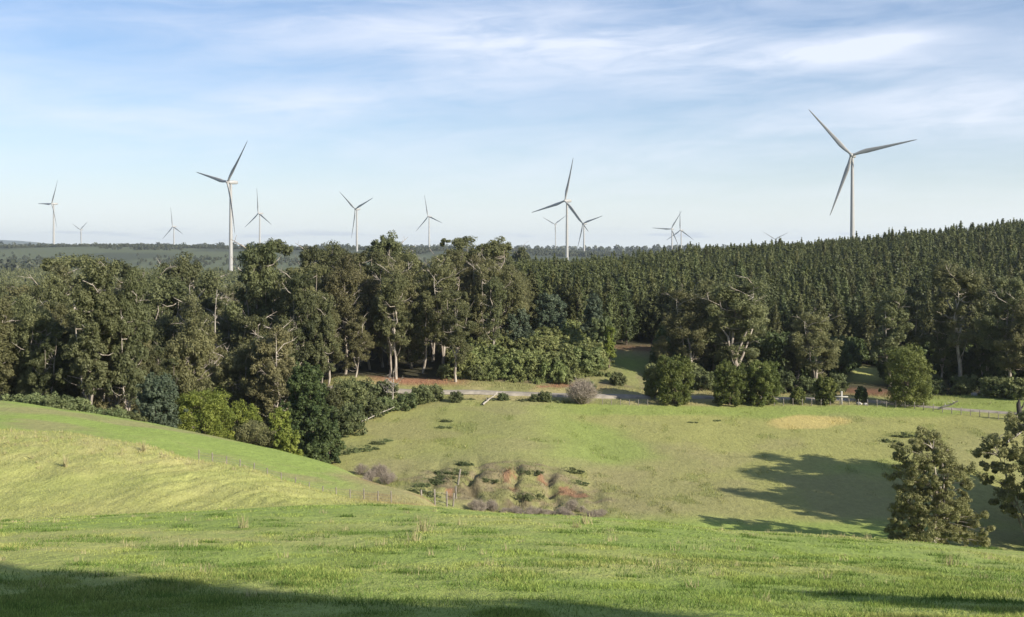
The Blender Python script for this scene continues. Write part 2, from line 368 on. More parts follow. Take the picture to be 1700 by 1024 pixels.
# ------------------------------------------------------------------ ground sheet
def axis_x():
    a = np.concatenate([np.arange(0, 32, .42), np.arange(32, 120, 1.0), np.arange(120, 300, 3.0), np.geomspace(303, 15000, 70)])
    return np.concatenate([-a[:0:-1], a])
xs = axis_x()
ys = np.concatenate([np.geomspace(6000, 160, 20)*-1, np.arange(-150, 8, 3.0), np.arange(8, 48, .30), np.arange(48, 90, .45), np.arange(90, 120, .8), np.arange(120, 142, .35), np.arange(142, 215, .8), np.arange(215, 420, 3.0), np.geomspace(424, 15500, 130)])
XX, YY = np.meshgrid(xs, ys)
ZZ = gz(XX, YY)
nx, ny = len(xs), len(ys)
idx = np.arange(nx*ny).reshape(ny, nx)
Q = np.stack([idx[:-1, :-1], idx[:-1, 1:], idx[1:, 1:], idx[1:, :-1]], -1).reshape(-1, 4)
V = np.stack([XX, YY, ZZ], -1).reshape(-1, 3)
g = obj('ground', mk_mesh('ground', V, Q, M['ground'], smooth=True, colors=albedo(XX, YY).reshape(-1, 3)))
tag(g, 'rolling green and straw coloured pasture falling into a valley and rising to far ridges', 'ground', kind='structure')

# ------------------------------------------------------------------ road
rp = [(480, 199), (560, 197.5), (640, 196.5), (760, 195.8), (900, 195.5), (1050, 196.2), (1200, 197), (1330, 196.5), (1450, 193.5), (1550, 188.5), (1640, 184), (1720, 179), (1820, 173), (1960, 166)]
pu = np.linspace(480, 1960, 220); pY = pchip([p[0] for p in rp], [p[1] for p in rp], pu)
pX = (pu-CX)/F*pY
V = []; Q = []; W = np.array([-1.6, -1.25, -.7, 0, .7, 1.25, 1.6]); H = np.array([-.35, .09, .14, .17, .14, .09, -.35])
for i in range(len(pu)):
    zc = max(float(gz(pX[i], pY[i]+d)) for d in (-1.6, 0, 1.6))
    for w, h in zip(W, H):
        V.append((pX[i], pY[i]+w, zc+h))
    if i:
        for k in range(6): Q.append(((i-1)*7+k, i*7+k, i*7+k+1, (i-1)*7+k+1))
tag(obj('road', mk_mesh('road', np.array(V), np.array(Q), M['road'], smooth=True)), 'pale unsealed country road between the far paddock and the trees', 'road', kind='structure')

# ------------------------------------------------------------------ plants: generators
def gum_parts(seed, H, W, cb=0.35, nlead=3, nbr=26, leaf=.42, nsub=8, nleaf=17, mat='gum', bark='bark', lean=0.0, flat=.62, rc=(1.1, 2.0), sides=6, taper=0.0):
    rng = np.random.default_rng(seed)
    wood, crown = MB(), MB()
    r0 = H*0.0135+.06
    n = 8; t = np.linspace(0, 1, n)
    drift = np.cumsum(rng.normal(0, .022*H, (n, 2)), 0)*np.array([.6, .6]); drift[0] = 0
    top = H*rng.uniform(.72, .86)
    T = np.stack([drift[:, 0]+lean*H*t, drift[:, 1], t*top-0.4], 1)
    tube(wood, T, r0*(1-.82*t), sides+1)
    axes = [(T, r0*(1-.82*t))]
    for k in range(nlead):
        h = rng.uniform(cb*.8, cb+.22); i = h*(n-1)*H/top; i0 = min(int(i), n-2); s = T[i0]+(T[i0+1]-T[i0])*(i-i0)
        a = 2*math.pi*(k+rng.uniform(-.3, .3))/nlead; out = W*rng.uniform(.35, .7)
        e = np.array([s[0]+math.cos(a)*out, s[1]+math.sin(a)*out, H*rng.uniform(.74, .98)])
        tt = np.linspace(0, 1, 7)[:, None]
        P = s+(e-s)*tt; P[:, :2] += (e-s)[:2]*(0.22*np.sin(tt*math.pi)); P += rng.normal(0, .012*H, P.shape)*np.sin(tt*math.pi)
        R = r0*.55*(1-.85*tt[:, 0]); tube(wood, P, R, sides); axes.append((P, R))
    def place(c, r, tint=None):
        ax = W
        clump(crown, c, (r*rng.uniform(.9, 1.25), r*rng.uniform(.9, 1.25), r*flat*rng.uniform(.85, 1.25)), nsub, nleaf, leaf, rng, tint)
    for (P, R) in axes: place(P[-1]+[0, 0, .2], rng.uniform(*rc))
    for k in range(nbr):
        P, R = axes[rng.integers(len(axes))]
        q = rng.uniform(.25, .98); hmin = cb*H
        i = q*(len(P)-1); i0 = min(int(i), len(P)-2); s = P[i0]+(P[i0+1]-P[i0])*(i-i0)
        if s[2] < hmin: s = s.copy(); continue_h = True
        hh = rng.uniform(0, 1)
        zt = max(hmin, s[2]) + rng.uniform(-.05, .14)*H
        zt = min(zt, H*.96)
        rel = (zt-hmin)/(H-hmin+1e-6); wr = W*(.55+.6*math.sin(min(1, max(0, rel)+.12)*math.pi))*rng.uniform(.35, 1.0)*(1+taper*(.45-1.1*rel))
        a = rng.uniform(0, 2*math.pi)
        e = np.array([T[int(min(n-1, s[2]/top*(n-1)))][0]+math.cos(a)*wr, T[int(min(n-1, s[2]/top*(n-1)))][1]+math.sin(a)*wr, zt])
        if s[2] > zt-.2: s = s-np.array([0, 0, min(s[2]-.5, s[2]-zt+.6)])
        tt = np.linspace(0, 1, 5)[:, None]; B = s+(e-s)*tt; B[:, 2] -= np.sin(tt[:, 0]*math.pi)*.04*H
        tube(wood, B, r0*.22*(1-.8*tt[:, 0]), 4)
        place(e, rng.uniform(*rc))
        if rng.random() < .5: place(s+(e-s)*.6+rng.normal(0, .4, 3), rng.uniform(*rc)*.75)
    for k in range(9):
        P, R = axes[rng.integers(len(axes))]; i = rng.integers(2, len(P)); s0 = P[i]; a = rng.uniform(0, 6.283)
        d = np.array([math.cos(a), math.sin(a), rng.uniform(.2, .9)]); L = W*rng.uniform(.6, 1.05); e = s0+d*L; mid = s0+d*L*.5+rng.normal(0, .25, 3)
        tube(wood, [s0, mid, e], [r0*.26, r0*.18, r0*.06], 4)
        for j in range(3):
            q = mid+(e-mid)*rng.uniform(0, .8); dd = d*.6+rdir(1, rng)[0]; tube(wood, [q, q+dd*L*.12, q+dd*L*.26], [r0*.12, r0*.08, r0*.03], 3)
    return crown.mesh('crown', M[mat]), wood.mesh('trunk', M[bark], True)

def pine_mb(seed, H=14.0, W=2.3, n=1500, leaf=.5, cb=.06):
    rng = np.random.default_rng(seed); mb = MB()
    nw = int(H/.62)
    for w in range(nw):
        h = cb + (1-cb)*(w+.5)/nw; 
        prof = W*(min(1, (1-h)*1.5)**.9)*(.8+.2*min(1, (h-cb)/.15))*(1+.10*math.sin(w*2.1+seed)+rng.uniform(-.15, .15))
        nb = 7
        for b in range(nb):
            a = 2*math.pi*(b+rng.uniform(-.4, .4))/nb + w*1.3; L = prof*rng.uniform(.55, 1.3)+.12
            m = max(3, int(n/(nw*nb)*(.35+1.1*L/W)))
            t = rng.uniform(.25, 1, m)
            P = np.stack([np.cos(a)*L*t, np.sin(a)*L*t, h*H+.75*L*t*t+rng.normal(0, .08, m)], 1) + rng.normal(0, .13, (m, 3))*(.4+t[:, None])
            D = np.stack([np.cos(a)*np.ones(m), np.sin(a)*np.ones(m), .7*np.ones(m)], 1)
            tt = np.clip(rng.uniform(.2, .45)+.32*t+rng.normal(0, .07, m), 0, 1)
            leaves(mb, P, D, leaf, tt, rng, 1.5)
    m = 44; t = rng.uniform(0, 1, m)
    P = np.stack([rng.normal(0, .10, m)*(1.3-t), rng.normal(0, .10, m)*(1.3-t), H*(.93+.13*t)], 1)
    leaves(mb, P, rdir(m, rng), leaf*.8, .7+.0*t, rng, 2.2)
    return mb
def pine_parts(seed, H=14.0, W=2.3, n=1500, leaf=.5, mat='pine', cb=.06):
    wood = MB(); tube(wood, [(0, 0, -.4), (0, 0, H*.5), (.03, 0, H*.97)], [.2, .13, .03], 6)
    return pine_mb(seed, H, W, n, leaf, cb).mesh('crown', M[mat]), wood.mesh('trunk', M['barkd'], True)

def round_parts(seed, H, W, mat, n=34, leaf=.22, nsub=9, nleaf=22, base=.05, cone=.0, rc=.26, bark='barkd', ragged=1.0):
    leaf *= .8; nleaf = int(nleaf*1.5)
    """bushy tree: billows over an egg-shaped crown, foliage to the ground"""
    rng = np.random.default_rng(seed); crown, wood = MB(), MB()
    for k in range(n):
        h = base+(.92-base)*((k+rng.uniform(0, 1))/n)
        pr = (1-max(0, (h-.45)/.62)**2.1)**.5 if h > .45 else .72+.28*(h/.45)
        pr = pr*(1-cone*h)
        a = k*2.399+rng.uniform(-.5, .5); r = W*pr*(rng.uniform(.42, .98) if ragged > .5 else rng.uniform(.58, .84))
        c = (math.cos(a)*r, math.sin(a)*r, h*H)
        rr = rc*W*rng.uniform(.8, 1.35)+.12
        clump(crown, c, (rr, rr, rr*.9), nsub, nleaf, leaf, rng)
        if k % 3 == 0:
            t = np.linspace(0, 1, 4)[:, None]; P = np.array([0, 0, h*H*.35])*(1-t)+np.array(c)*t
            tube(wood, P, (.035*H*.25)*(1-.8*t[:, 0])+.01, 4)
    clump(crown, (rng.uniform(-.15, .15)*W, 0, H*.88), (rc*W*1.1,)*3, nsub, nleaf, leaf, rng)
    for k in range(int(n*.7*ragged)):
        h = rng.uniform(.2, 1.0); a = rng.uniform(0, 6.283); r = W*(1-max(0, h-.5)*1.3)*rng.uniform(.85, 1.12)
        q = .10*W*rng.uniform(.6, 1.3); clump(crown, (math.cos(a)*r, math.sin(a)*r, h*H), (q, q, q*1.5), 3, nleaf, leaf, rng)
    clump(crown, (0, 0, H*.55), (W*.6, W*.6, H*.3), nsub*2, nleaf, leaf*1.3, rng)
    tube(wood, [(0, 0, -.5), (0.05, 0, H*.3), (0, .05, H*.8)], [.03*H*.8, .03*H*.55, .02], 6)
    return crown.mesh('crown', M[mat]), wood.mesh('trunk', M[bark], True)

def dead_parts(seed, H, W, n=14, bark='dead', r=None, sub=5):
    rng = np.random.default_rng(seed); trunk = MB(); r = r or H*.010+.03; out = []
    t = np.linspace(0, 1, 8); T = np.stack([np.cumsum(rng.normal(0, .02*H, 8)), np.cumsum(rng.normal(0, .02*H, 8)), t*H-.4], 1); T[0, :2] = 0
    tube(trunk, T, r*(1-.85*t), 7)
    for k in range(n):
        q = rng.uniform(.3, .97)*7; i = min(6, int(q)); s = T[i]+(T[i+1]-T[i])*(q-i)
        a = rng.uniform(0, 6.283); L = W*rng.uniform(.5, 1.1)*(1.2-q/9)
        e = s+np.array([math.cos(a)*L, math.sin(a)*L, L*rng.uniform(.35, 1.1)])
        tt = np.linspace(0, 1, 6)[:, None]; B = s+(e-s)*tt+rng.normal(0, .06*L, (6, 3))*tt*(1.2-tt)*2
        br = MB(); tube(br, B, r*.36*(1-.85*tt[:, 0]), 5)
        for j in range(sub):
            s2 = B[rng.integers(2, 6)]; d = rdir(1, rng)[0]; d[2] = abs(d[2])*.8
            tube(br, [s2, s2+d*L*.25, s2+d*L*.45+[0, 0, L*.08]], [r*.18, r*.11, r*.05], 4)
        out.append(br.mesh('limb', M[bark], True))
    return trunk.mesh('trunk', M[bark], True), out

def bare_bush_mesh(seed, H, W, n=170, mat='twig', th=.016):
    rng = np.random.default_rng(seed); mb = MB()
    for k in range(n):
        a = rng.uniform(0, 6.283); q = rng.uniform(0, 1)**.6; e = np.array([math.cos(a)*W*q, math.sin(a)*W*q, H*math.sqrt(max(.05, 1-.8*q*q))*rng.uniform(.75, 1.05)])
        s = np.array([math.cos(a)*W*.12*q, math.sin(a)*W*.12*q, -.1])
        mid = s*.5+e*.5+rng.normal(0, .08*H, 3); mid[2] += .05*H
        tube(mb, [s, mid, e], [th*1.6, th, th*.4], 3)
        for j in range(5):
            p = mid+(e-mid)*rng.uniform(0, 1); d = rdir(1, rng)[0]; d[2] = abs(d[2])
            tube(mb, [p, p+d*H*.12, p+d*H*.22+rng.normal(0, .03*H, 3)], [th*.8, th*.6, th*.3], 3)
    return mb.mesh('bare_shrub', M[mat])

def plant(name, meshes, partnames, loc, rz, s, label, cat, group=None):
    root = empty(name, loc, rz, s); tag(root, label, cat, group)
    for me, pn in zip(meshes, partnames): obj(pn, me, root)
    return root
CT = ('crown', 'trunk')

# ------------------------------------------------------------------ eucalypt forest on the left
gv = [gum_parts(100+i, 20, 3.2+.35*(i % 3), cb=(.04, .12, .28, .08, .42, .03, .18, .12)[i], nlead=(3, 2, 4, 3, 3, 2, 3, 4)[i], nbr=(58, 50, 40, 54, 34, 62, 44, 50)[i], leaf=.20, nsub=9, nleaf=58, flat=.9,
               mat=('gum', 'gumw', 'gum', 'gumd', 'gum', 'gumw', 'gumd', 'gum')[i], rc=((.85, 1.6), (.95, 1.75))[i % 2]) for i in range(8)]
GH = 20.0
taken = []
def put_gum(px, Y, H, label, v=None, wf=1.0, group='eucalyptus trees of the valley forest', cat='eucalyptus', name='eucalyptus_tree', rz=None):
    x, y, z = gat(px, Y)
    v = random.randrange(8) if v is None else v
    s = H/GH; taken.append((x, y))
    return plant(name, gv[v], CT, (x, y, z-.1), random.uniform(0, 6.28) if rz is None else rz, (s*wf, s*wf, s), label, cat, group)
def top_to_h(px, Y, py): return -(py-HZ)/F*Y - float(gz(*at(px, Y)))

hand = [
 (130, 215, 426, 2, 1.25, 'broad crowned tall eucalyptus rising highest at the far left of the forest'),
 (92, 205, 452, 0, 1.0, 'eucalyptus just left of the broad crowned one at the far left skyline'),
 (30, 200, 470, 1, 1.05, 'olive eucalyptus at the left edge of the picture with open top'),
 (215, 220, 436, 3, 1.15, 'dark rounded eucalyptus on the forest skyline under the green far hill'),
 (262, 218, 434, 7, 1.0, 'tall eucalyptus with pale forked trunk showing mid height'),
 (298, 235, 426, 4, .9, 'flat topped eucalyptus poking above its neighbours left of the big left turbine'),
 (416, 205, 405, 6, .8, 'dark dense eucalyptus right of the foot of the big left turbine'),
 (440, 208, 402, 3, 1.0, 'dark round headed eucalyptus below the small turbine with upright blade'),
 (508, 222, 409, 6, .62, 'narrow dark eucalyptus with pointed head on the skyline'),
 (556, 228, 405, 4, .95, 'eucalyptus with thin airy head just left of the turbine tower'),
 (596, 226, 418, 2, 1.0, 'eucalyptus with twin pale trunks under the turbine tower'),
 (632, 232, 389, 4, .85, 'tallest open topped eucalyptus with a tuft standing above the skyline'),
 (668, 230, 401, 7, .95, 'domed eucalyptus right of the tallest tufted one'),
 (718, 225, 432, 0, 1.0, 'eucalyptus filling the dip in the skyline below the middle turbine'),
 (762, 236, 394, 2, 1.1, 'left half of the umbrella crowned pair of eucalyptus on the skyline'),
 (812, 236, 397, 4, 1.2, 'right hand umbrella crowned eucalyptus at the edge of the pine plantation'),
 (845, 222, 436, 1, .9, 'olive eucalyptus leaning against the left edge of the pine plantation'),
 (816, 212, 462, 4, .8, 'eucalyptus with bare white lower trunk beside the pine plantation'),
 (757, 203, 482, 2, .95, 'eucalyptus with long bare pale trunk standing above the road cutting'),
 (658, 205, 452, 4, .9, 'eucalyptus with straight pale trunk above the red cutting'),
 (646, 206, 470, 2, .8, 'eucalyptus with reddish trunk beside the straight pale one above the cutting'),
 (700, 212, 470, 3, 1.0, 'dark eucalyptus behind the right end of the red cutting'),
 (590, 203, 520, 5, 1.0, 'bushy olive eucalyptus clothed to the ground left of the red cutting'),
 (545, 200, 500, 1, .95, 'tall bushy eucalyptus above the dark evergreen tree'),
 (172, 150, 520, 5, .8, 'slim column like eucalyptus close behind the green hill'),
 (108, 152, 498, 1, .85, 'eucalyptus with a slender white trunk behind the green hill'),
 (48, 150, 500, 0, .95, 'full bodied eucalyptus near the left edge behind the hill crest'),
 (395, 178, 560, 5, .9, 'leaning eucalyptus rising just behind the yellow wattle'),
 (345, 226, 462, 0, 1.1, 'eucalyptus closing the gap behind the bleached dead trees'),
 (5, 148, 512, 5, .8, 'eucalyptus cut by the left picture edge behind the hill crest'),
]
for (px, Y, py, v, wf, lab) in hand:
    put_gum(px, Y, top_to_h(px, Y, py), lab, v, wf)
for i in range(17):
    px = -110+i*24+random.uniform(-7, 7); Y = random.uniform(141, 158) + (0 if px < 230 else 22)
    if any(abs(px-h_[0]) < 13 and h_[1] < 180 for h_ in hand): continue
    put_gum(px, Y, random.uniform(13, 18) if px < 230 else random.uniform(15, 19), 'olive eucalyptus clothed to the ground in the front row of the valley forest', random.choice((0, 5, 3, 1)), random.uniform(.85, 1.1))
skx = [-120, 0, 50, 90, 150, 180, 230, 310, 345, 380, 400, 460, 480, 500, 530, 560, 600, 640, 690, 715, 740, 830, 870]
sky_ = [470, 462, 478, 450, 432, 458, 438, 436, 478, 468, 412, 408, 450, 425, 450, 412, 412, 402, 412, 440, 404, 408, 455]
tries = 0; cnt = 0
while cnt < 235 and tries < 14000:
    tries += 1
    px = random.uniform(-160, 862)
    ylo = 140 if px < 230 else (172 if px < 470 else (194 if px < 560 else 208))
    Y = ylo + (286-ylo)*random.random()**1.35
    if 740 < px and Y < 216: continue
    x, y = at(px, Y)
    if any((x-a)**2+(y-b)**2 < 4.25**2 for a, b in taken): continue
    hmax = top_to_h(px, Y, np.interp(px, skx, sky_)+random.uniform(5, 24))
    H = min(random.uniform(16, 27), hmax)
    if H < 9: continue
    row = 'front' if Y < ylo+18 else ('middle' if Y < ylo+55 else 'back')
    side = 'far left' if px < 180 else ('left' if px < 380 else ('centre' if px < 620 else 'right'))
    put_gum(px, Y, H, f'olive green eucalyptus in the {row} rows at the {side} of the valley forest', random.choice((0, 1, 3, 5, 6, 7, 4, 5, 2)), random.uniform(.68, 1.0))
    cnt += 1

# dead and bare trees in the forest
for k, (px, Y, py, W, lab) in enumerate([
    (335, 203, 468, 1.7, 'bleached dead tree with spreading bare limbs in the left half of the forest'),
    (338, 201, 474, 1.0, 'bleached upright dead trunk right beside the spreading dead tree'),
    (677, 224, 430, 2.6, 'bare whitish dead tree with fine branches high in the middle of the forest'),
    (500, 212, 448, 1.9, 'slender bare dead tree left of the narrow dark eucalyptus')]):
    t_, b_ = dead_parts(300+k, 20, W*20/top_to_h(px, Y, py), 16)
    H = top_to_h(px, Y, py); x, y, z = gat(px, Y)
    plant('dead_tree', (t_, *b_), ['trunk']+['limb']*len(b_), (x, y, z), k*1.7, H/20, lab, 'dead tree', 'bleached dead trees in the forest')

# ------------------------------------------------------------------ single trees left of centre
def bushy(name, px, Y, pytop, wpx, mat, seed, label, cat, **kw):
    x, y, z = gat(px, Y); H = top_to_h(px, Y, pytop); W = wpx/2/F*Y
    c, t = round_parts(seed, H, W, mat, **kw)
    return plant(name, (c, t), CT, (x, y, z-.15), 0, 1.0, label, cat, kw.get('group'))
bushy('silver_wattle_tree', 262, 134, 618, 84, 'blue', 21, 'blue green feathery tree behind the green hill left of the yellow wattle', 'wattle tree', n=60, cone=.45, leaf=.24, rc=.24)
bushy('wattle_tree', 338, 137, 646, 112, 'wattle', 22, 'big yellow green wattle with billowing crown behind the green hill', 'wattle tree', n=70, leaf=.17, rc=.27, nleaf=34, ragged=0)
bushy('wattle_tree', 408, 141, 664, 62, 'wattle', 23, 'smaller yellow green wattle close right of the big one', 'wattle tree', n=36, leaf=.17, rc=.34, nleaf=32, ragged=0)
bushy('wattle_tree', 464, 137, 672, 38, 'wattle', 24, 'narrow upright yellow green wattle left of the dark evergreen', 'wattle tree', n=28, leaf=.17, rc=.38, nleaf=32, ragged=0)
bushy('wattle_tree', 424, 131, 700, 80, 'gumw', 25, 'low pale olive bushy tree in front of the yellow wattles', 'small tree', n=42, leaf=.17, rc=.27, nleaf=28, ragged=.3)
bushy('wattle_tree', 474, 130, 712, 44, 'wattle', 26, 'lowest yellow green bush at the right end of the wattle group', 'small tree', n=26, leaf=.2, rc=.3)
bushy('evergreen_tree', 508, 146, 598, 90, 'dark', 27, 'large dark green evergreen tree standing at the head of the gully', 'evergreen tree', n=120, cone=.55, leaf=.27, rc=.2, nleaf=22)
bushy('evergreen_tree', 546, 142, 700, 44, 'dark', 28, 'low dark evergreen at the right foot of the large one', 'evergreen tree', n=36, leaf=.22, rc=.3)
bushy('evergreen_tree', 522, 134, 735, 50, 'dark', 29, 'darkest low bush at the very end of the gully behind the green hill', 'bush', n=30, leaf=.2, rc=.3)
bushy('small_tree', 578, 176, 628, 62, 'bush', 30, 'grey green leafy small tree right of the large dark evergreen', 'small tree', n=34, leaf=.25, rc=.3)
bushy('small_tree', 548, 172, 640, 44, 'gumd', 31, 'dull green small tree between the dark evergreen and the grey green one', 'small tree', n=30, leaf=.25, rc=.3)
# small trees among the bushes right of the forest
bushy('small_tree', 914, 232, 487, 58, 'blue', 32, 'bluish green tree above the bushes at the foot of the pine plantation', 'small tree', n=52, leaf=.34, rc=.26, cone=.3)
bushy('small_tree', 986, 226, 486, 40, 'blue', 33, 'tall narrow bluish green tree right of the bluish one at the pine edge', 'small tree', n=46, leaf=.34, rc=.3, cone=.3)
bushy('small_tree', 858, 222, 512, 52, 'blue', 34, 'bluish green tree tucked between the gums and the bushes', 'small tree', n=46, leaf=.34, rc=.26, cone=.2)
bushy('small_tree', 1000, 218, 524, 40, 'bush', 35, 'pale green slim tree on the shrubby rise', 'small tree', n=40, leaf=.3, rc=.3, base=.3)
bushy('small_tree', 1011, 216, 540, 17, 'wattle', 36, 'thin tree with yellow leaves at the right end of the shrubby rise', 'small tree', n=20, leaf=.25, rc=.5, base=.3)
# green wattles along the paddock edge
for k, (px, Y, py, w, m, lab) in enumerate([
    (1120, 191, 588, 68, 'wgreen', 'large rounded dark green wattle at the paddock edge, leftmost of the row'),
    (1086, 196, 600, 40, 'bush', 'dull grey green small tree touching the left side of the leftmost wattle'),
    (1211, 191.5, 598, 60, 'wgreen', 'rounded dark green wattle in front of the big gum, left one of a touching pair'),
    (1267, 191.5, 598, 60, 'wgreen', 'rounded dark green wattle, right one of the touching pair'),
    (1324, 192, 643, 25, 'wgreen', 'small round green bush by the road fence between pair and cross post'),
    (1370, 192, 625, 40, 'wgreen', 'medium green bush left of the pale cross post'),
    (1429, 193, 641, 19, 'dark', 'small dark shrub right of the pale cross post'),
    (1507, 190.5, 573, 84, 'wgreen', 'tallest full dark green wattle right of the cross post'),
    (1240, 194, 622, 34, 'wgreen', 'low green wattle filling the gap inside the touching pair')]):
    bushy('wattle_tree', px, Y, py, w, m, 50+k, lab, 'wattle tree' if w > 30 else 'bush', n=int(22+w*.45), leaf=.21, rc=.27, nleaf=34, base=.04, ragged=.25)

# ------------------------------------------------------------------ gums on the right
for (px, Y, py, v, wf, lab) in [
    (1226, 211, 452, 7, 1.5, 'widest eucalyptus with stout white trunk in front of the pine plantation'),
    (1150, 214, 474, 5, 1.2, 'brownish eucalyptus left of the widest one below the pines'),
    (1185, 220, 470, 0, 1.1, 'eucalyptus between the brownish one and the widest one'),
    (1100, 214, 555, 1, 1.1, 'short scrubby eucalyptus behind the leftmost wattle'),
    (1356, 208, 512, 5, 1.35, 'low spreading eucalyptus with drooping foliage behind the small road bushes'),
    (1320, 212, 540, 3, 1.1, 'dark eucalyptus at the left shoulder of the low spreading one'),
    (1478, 212, 486, 0, 1.1, 'dull eucalyptus rising behind the tallest wattle'),
    (1510, 216, 478, 3, 1.1, 'dark eucalyptus between the tallest wattle and the bare limbed gum'),
    (1592, 211, 436, 4, 1.15, 'tall eucalyptus with long bare grey limbs reaching left'),
    (1560, 214, 520, 6, 1.0, 'dark understorey eucalyptus below the bare limbed gum'),
    (1640, 213, 520, 3, 1.1, 'dark shaded eucalyptus between the two tall right hand gums'),
    (1682, 205, 462, 2, 1.0, 'tall eucalyptus with straight white trunk near the right picture edge'),
    (1712, 200, 490, 5, 1.1, 'olive eucalyptus cut by the right picture edge beside the road'),
    (1760, 205, 470, 7, 1.1, 'eucalyptus just beyond the right picture edge above the road')]:
    put_gum(px, Y, top_to_h(px, Y, py), lab, v, wf, group='eucalyptus trees on the roadside to the right')

# foreground right gums, finer leaves
def near_gum(seed, H, prof, n, mat='gumn', leaf=.12, nleaf=95, depth=.8, cb=.06):
    """prof: list of (relative height, left reach, right reach) in metres; leaf tufts on their own limbs with gaps between"""
    rng = np.random.default_rng(seed); crown, wood = MB(), MB(); ph = [p[0] for p in prof]
    t = np.linspace(0, 1, 9); T = np.stack([np.sin(t*3)*.4, np.cos(t*4)*.25-.25, t*H*.9-.5], 1); r0 = .24
    tube(wood, T, r0*(1-.86*t), 9); A = [(T, r0)]
    for k in range(5):
        q = rng.uniform(.08, .35); i = int(q*8); s0 = T[i]; hh = rng.uniform(.45, .85)
        side = -1 if k % 2 else 1; w = np.interp(hh, ph, [p[2] if side > 0 else p[1] for p in prof])
        e = np.array([side*w*rng.uniform(.4, .75), rng.uniform(-1, 1)*w*.6, hh*H]); tt = np.linspace(0, 1, 7)[:, None]
        P = s0+(e-s0)*tt+rng.normal(0, .12, (7, 3))*tt; P[:, 0] += side*.5*np.sin(tt[:, 0]*math.pi)
        tube(wood, P, r0*.6*(1-.85*tt[:, 0]), 7); A.append((P, r0*.6))
    pts = []
    for k in range(n*6):
        if len(pts) >= n: break
        h = cb+(.99-cb)*rng.random()**.9; l, r = np.interp(h, ph, [p[1] for p in prof]), np.interp(h, ph, [p[2] for p in prof])
        c = np.array([rng.uniform(-l, r), rng.uniform(-1, 1)*(l+r)/2*depth, h*H])
        if (c[0]/(r if c[0] > 0 else l))**2+(c[1]/((l+r)/2*depth))**2 > 1.05: continue
        if any(np.linalg.norm(c-p) < 1.0 for p in pts): continue
        pts.append(c)
    for c in pts:
        best = None
        for P, r in A:
            low = P[P[:, 2] < c[2]+.1]
            if len(low) == 0: low = P[:1]
            d = np.linalg.norm(low-c, axis=1)+np.abs(low[:, 2]-(c[2]-1.2))*.4; j = int(d.argmin())
            if best is None or d[j] < best[0]: best = (d[j], low[j])
        tt = np.linspace(0, 1, 5)[:, None]; B = best[1]+(c-best[1])*tt; B[:, 2] += np.sin(tt[:, 0]*math.pi)*.25
        tube(wood, B, .055*(1-.8*tt[:, 0]), 4)
        R_ = rng.uniform(.45, .95); clump(crown, c, (R_*1.15, R_*1.15, R_*rng.uniform(.75, 1.15)), 7, nleaf, leaf, rng)
    return crown.mesh('crown', M[mat]), wood.mesh('trunk', M['bark'], True)
def put_near(px, Y, pytop, seed, prof, n, label, rz=0.0, **kw):
    x, y, z = gat(px, Y); H = top_to_h(px, Y, pytop)
    return plant('eucalyptus_tree', near_gum(seed, H, prof, n, **kw), CT, (x, y, z-.2), rz, 1.0, label, 'eucalyptus', 'eucalyptus trees by the near gully')
put_near(1545, 108, 712, 411, [(0, 3.6, 4.2), (.12, 4.3, 5.8), (.25, 4.4, 6.0), (.36, 3.9, 4.4), (.5, 3.3, 3.9), (.62, 3.9, 3.2), (.74, 4.3, 3.6), (.86, 3.1, 2.0), (.94, 1.7, .6), (1, .8, .2)], 150,
         'nearest whole eucalyptus with grey green billowing crown rising behind the lawn crest')
put_near(1715, 114, 690, 413, [(0, 2.5, 3), (.3, 3.6, 4), (.5, 5.2, 5), (.7, 5.8, 5), (.85, 4.6, 4), (1, 2.2, 2)], 110,
         'eucalyptus with pale twisting limbs cut by the right picture edge', cb=.22)
for k, (px, Y, H) in enumerate([(1835, 121, 23), (1930, 116, 21), (1775, 122, 17), (1795, 106, 11), (1840, 109, 13), (1790, 116, 17), (1800, 127, 20), (1870, 127, 22), (1850, 114, 20), (1960, 124, 22), (1775, 117, 15), (1825, 113, 22), (1840, 130, 24)]):
    x, y, z = gat(px, Y)
    put_gum(px, Y, H, 'tall eucalyptus just outside the right picture edge shading the paddock', (0, 3, 7, 5, 0, 5, 3, 0, 5, 0, 3, 0, 5)[k], 1.3, group='eucalyptus trees by the near gully')

# trees behind the camera that shade the lawn
for k, (x, y, H, wf) in enumerate([(20, -5, 17, 1.3), (13, -9, 18, 1.5), (25, -14, 20, 1.5), (5, -12, 17, 1.4), (16, -20, 20, 1.5), (-4, -18, 17, 1.5), (6, -24, 19, 1.5), (30, -20, 19, 1.5), (-12, -14, 15, 1.4), (21.5, -3.2, 12, 1.7), (15, -4, 12, 1.6), (9, -6, 12, 1.6)]):
    root = plant('eucalyptus_tree', gv[(0, 5, 3, 0, 5, 3, 5, 0, 3, 5, 0, 5)[k]], CT, (x, y, float(gz(x, y))-.1), k*1.3, (H/GH*wf, H/GH*wf, H/GH), 'leafy eucalyptus standing behind the viewer whose shade falls on the lawn', 'eucalyptus', 'trees behind the viewer')
x, y = 24.2, 3.2
plant('eucalyptus_tree', gv[4], CT, (x, y, float(gz(x, y))), 1.0, (.36, .36, .46), 'small eucalyptus right of the viewer casting the narrow shade patch', 'eucalyptus', 'trees behind the viewer')

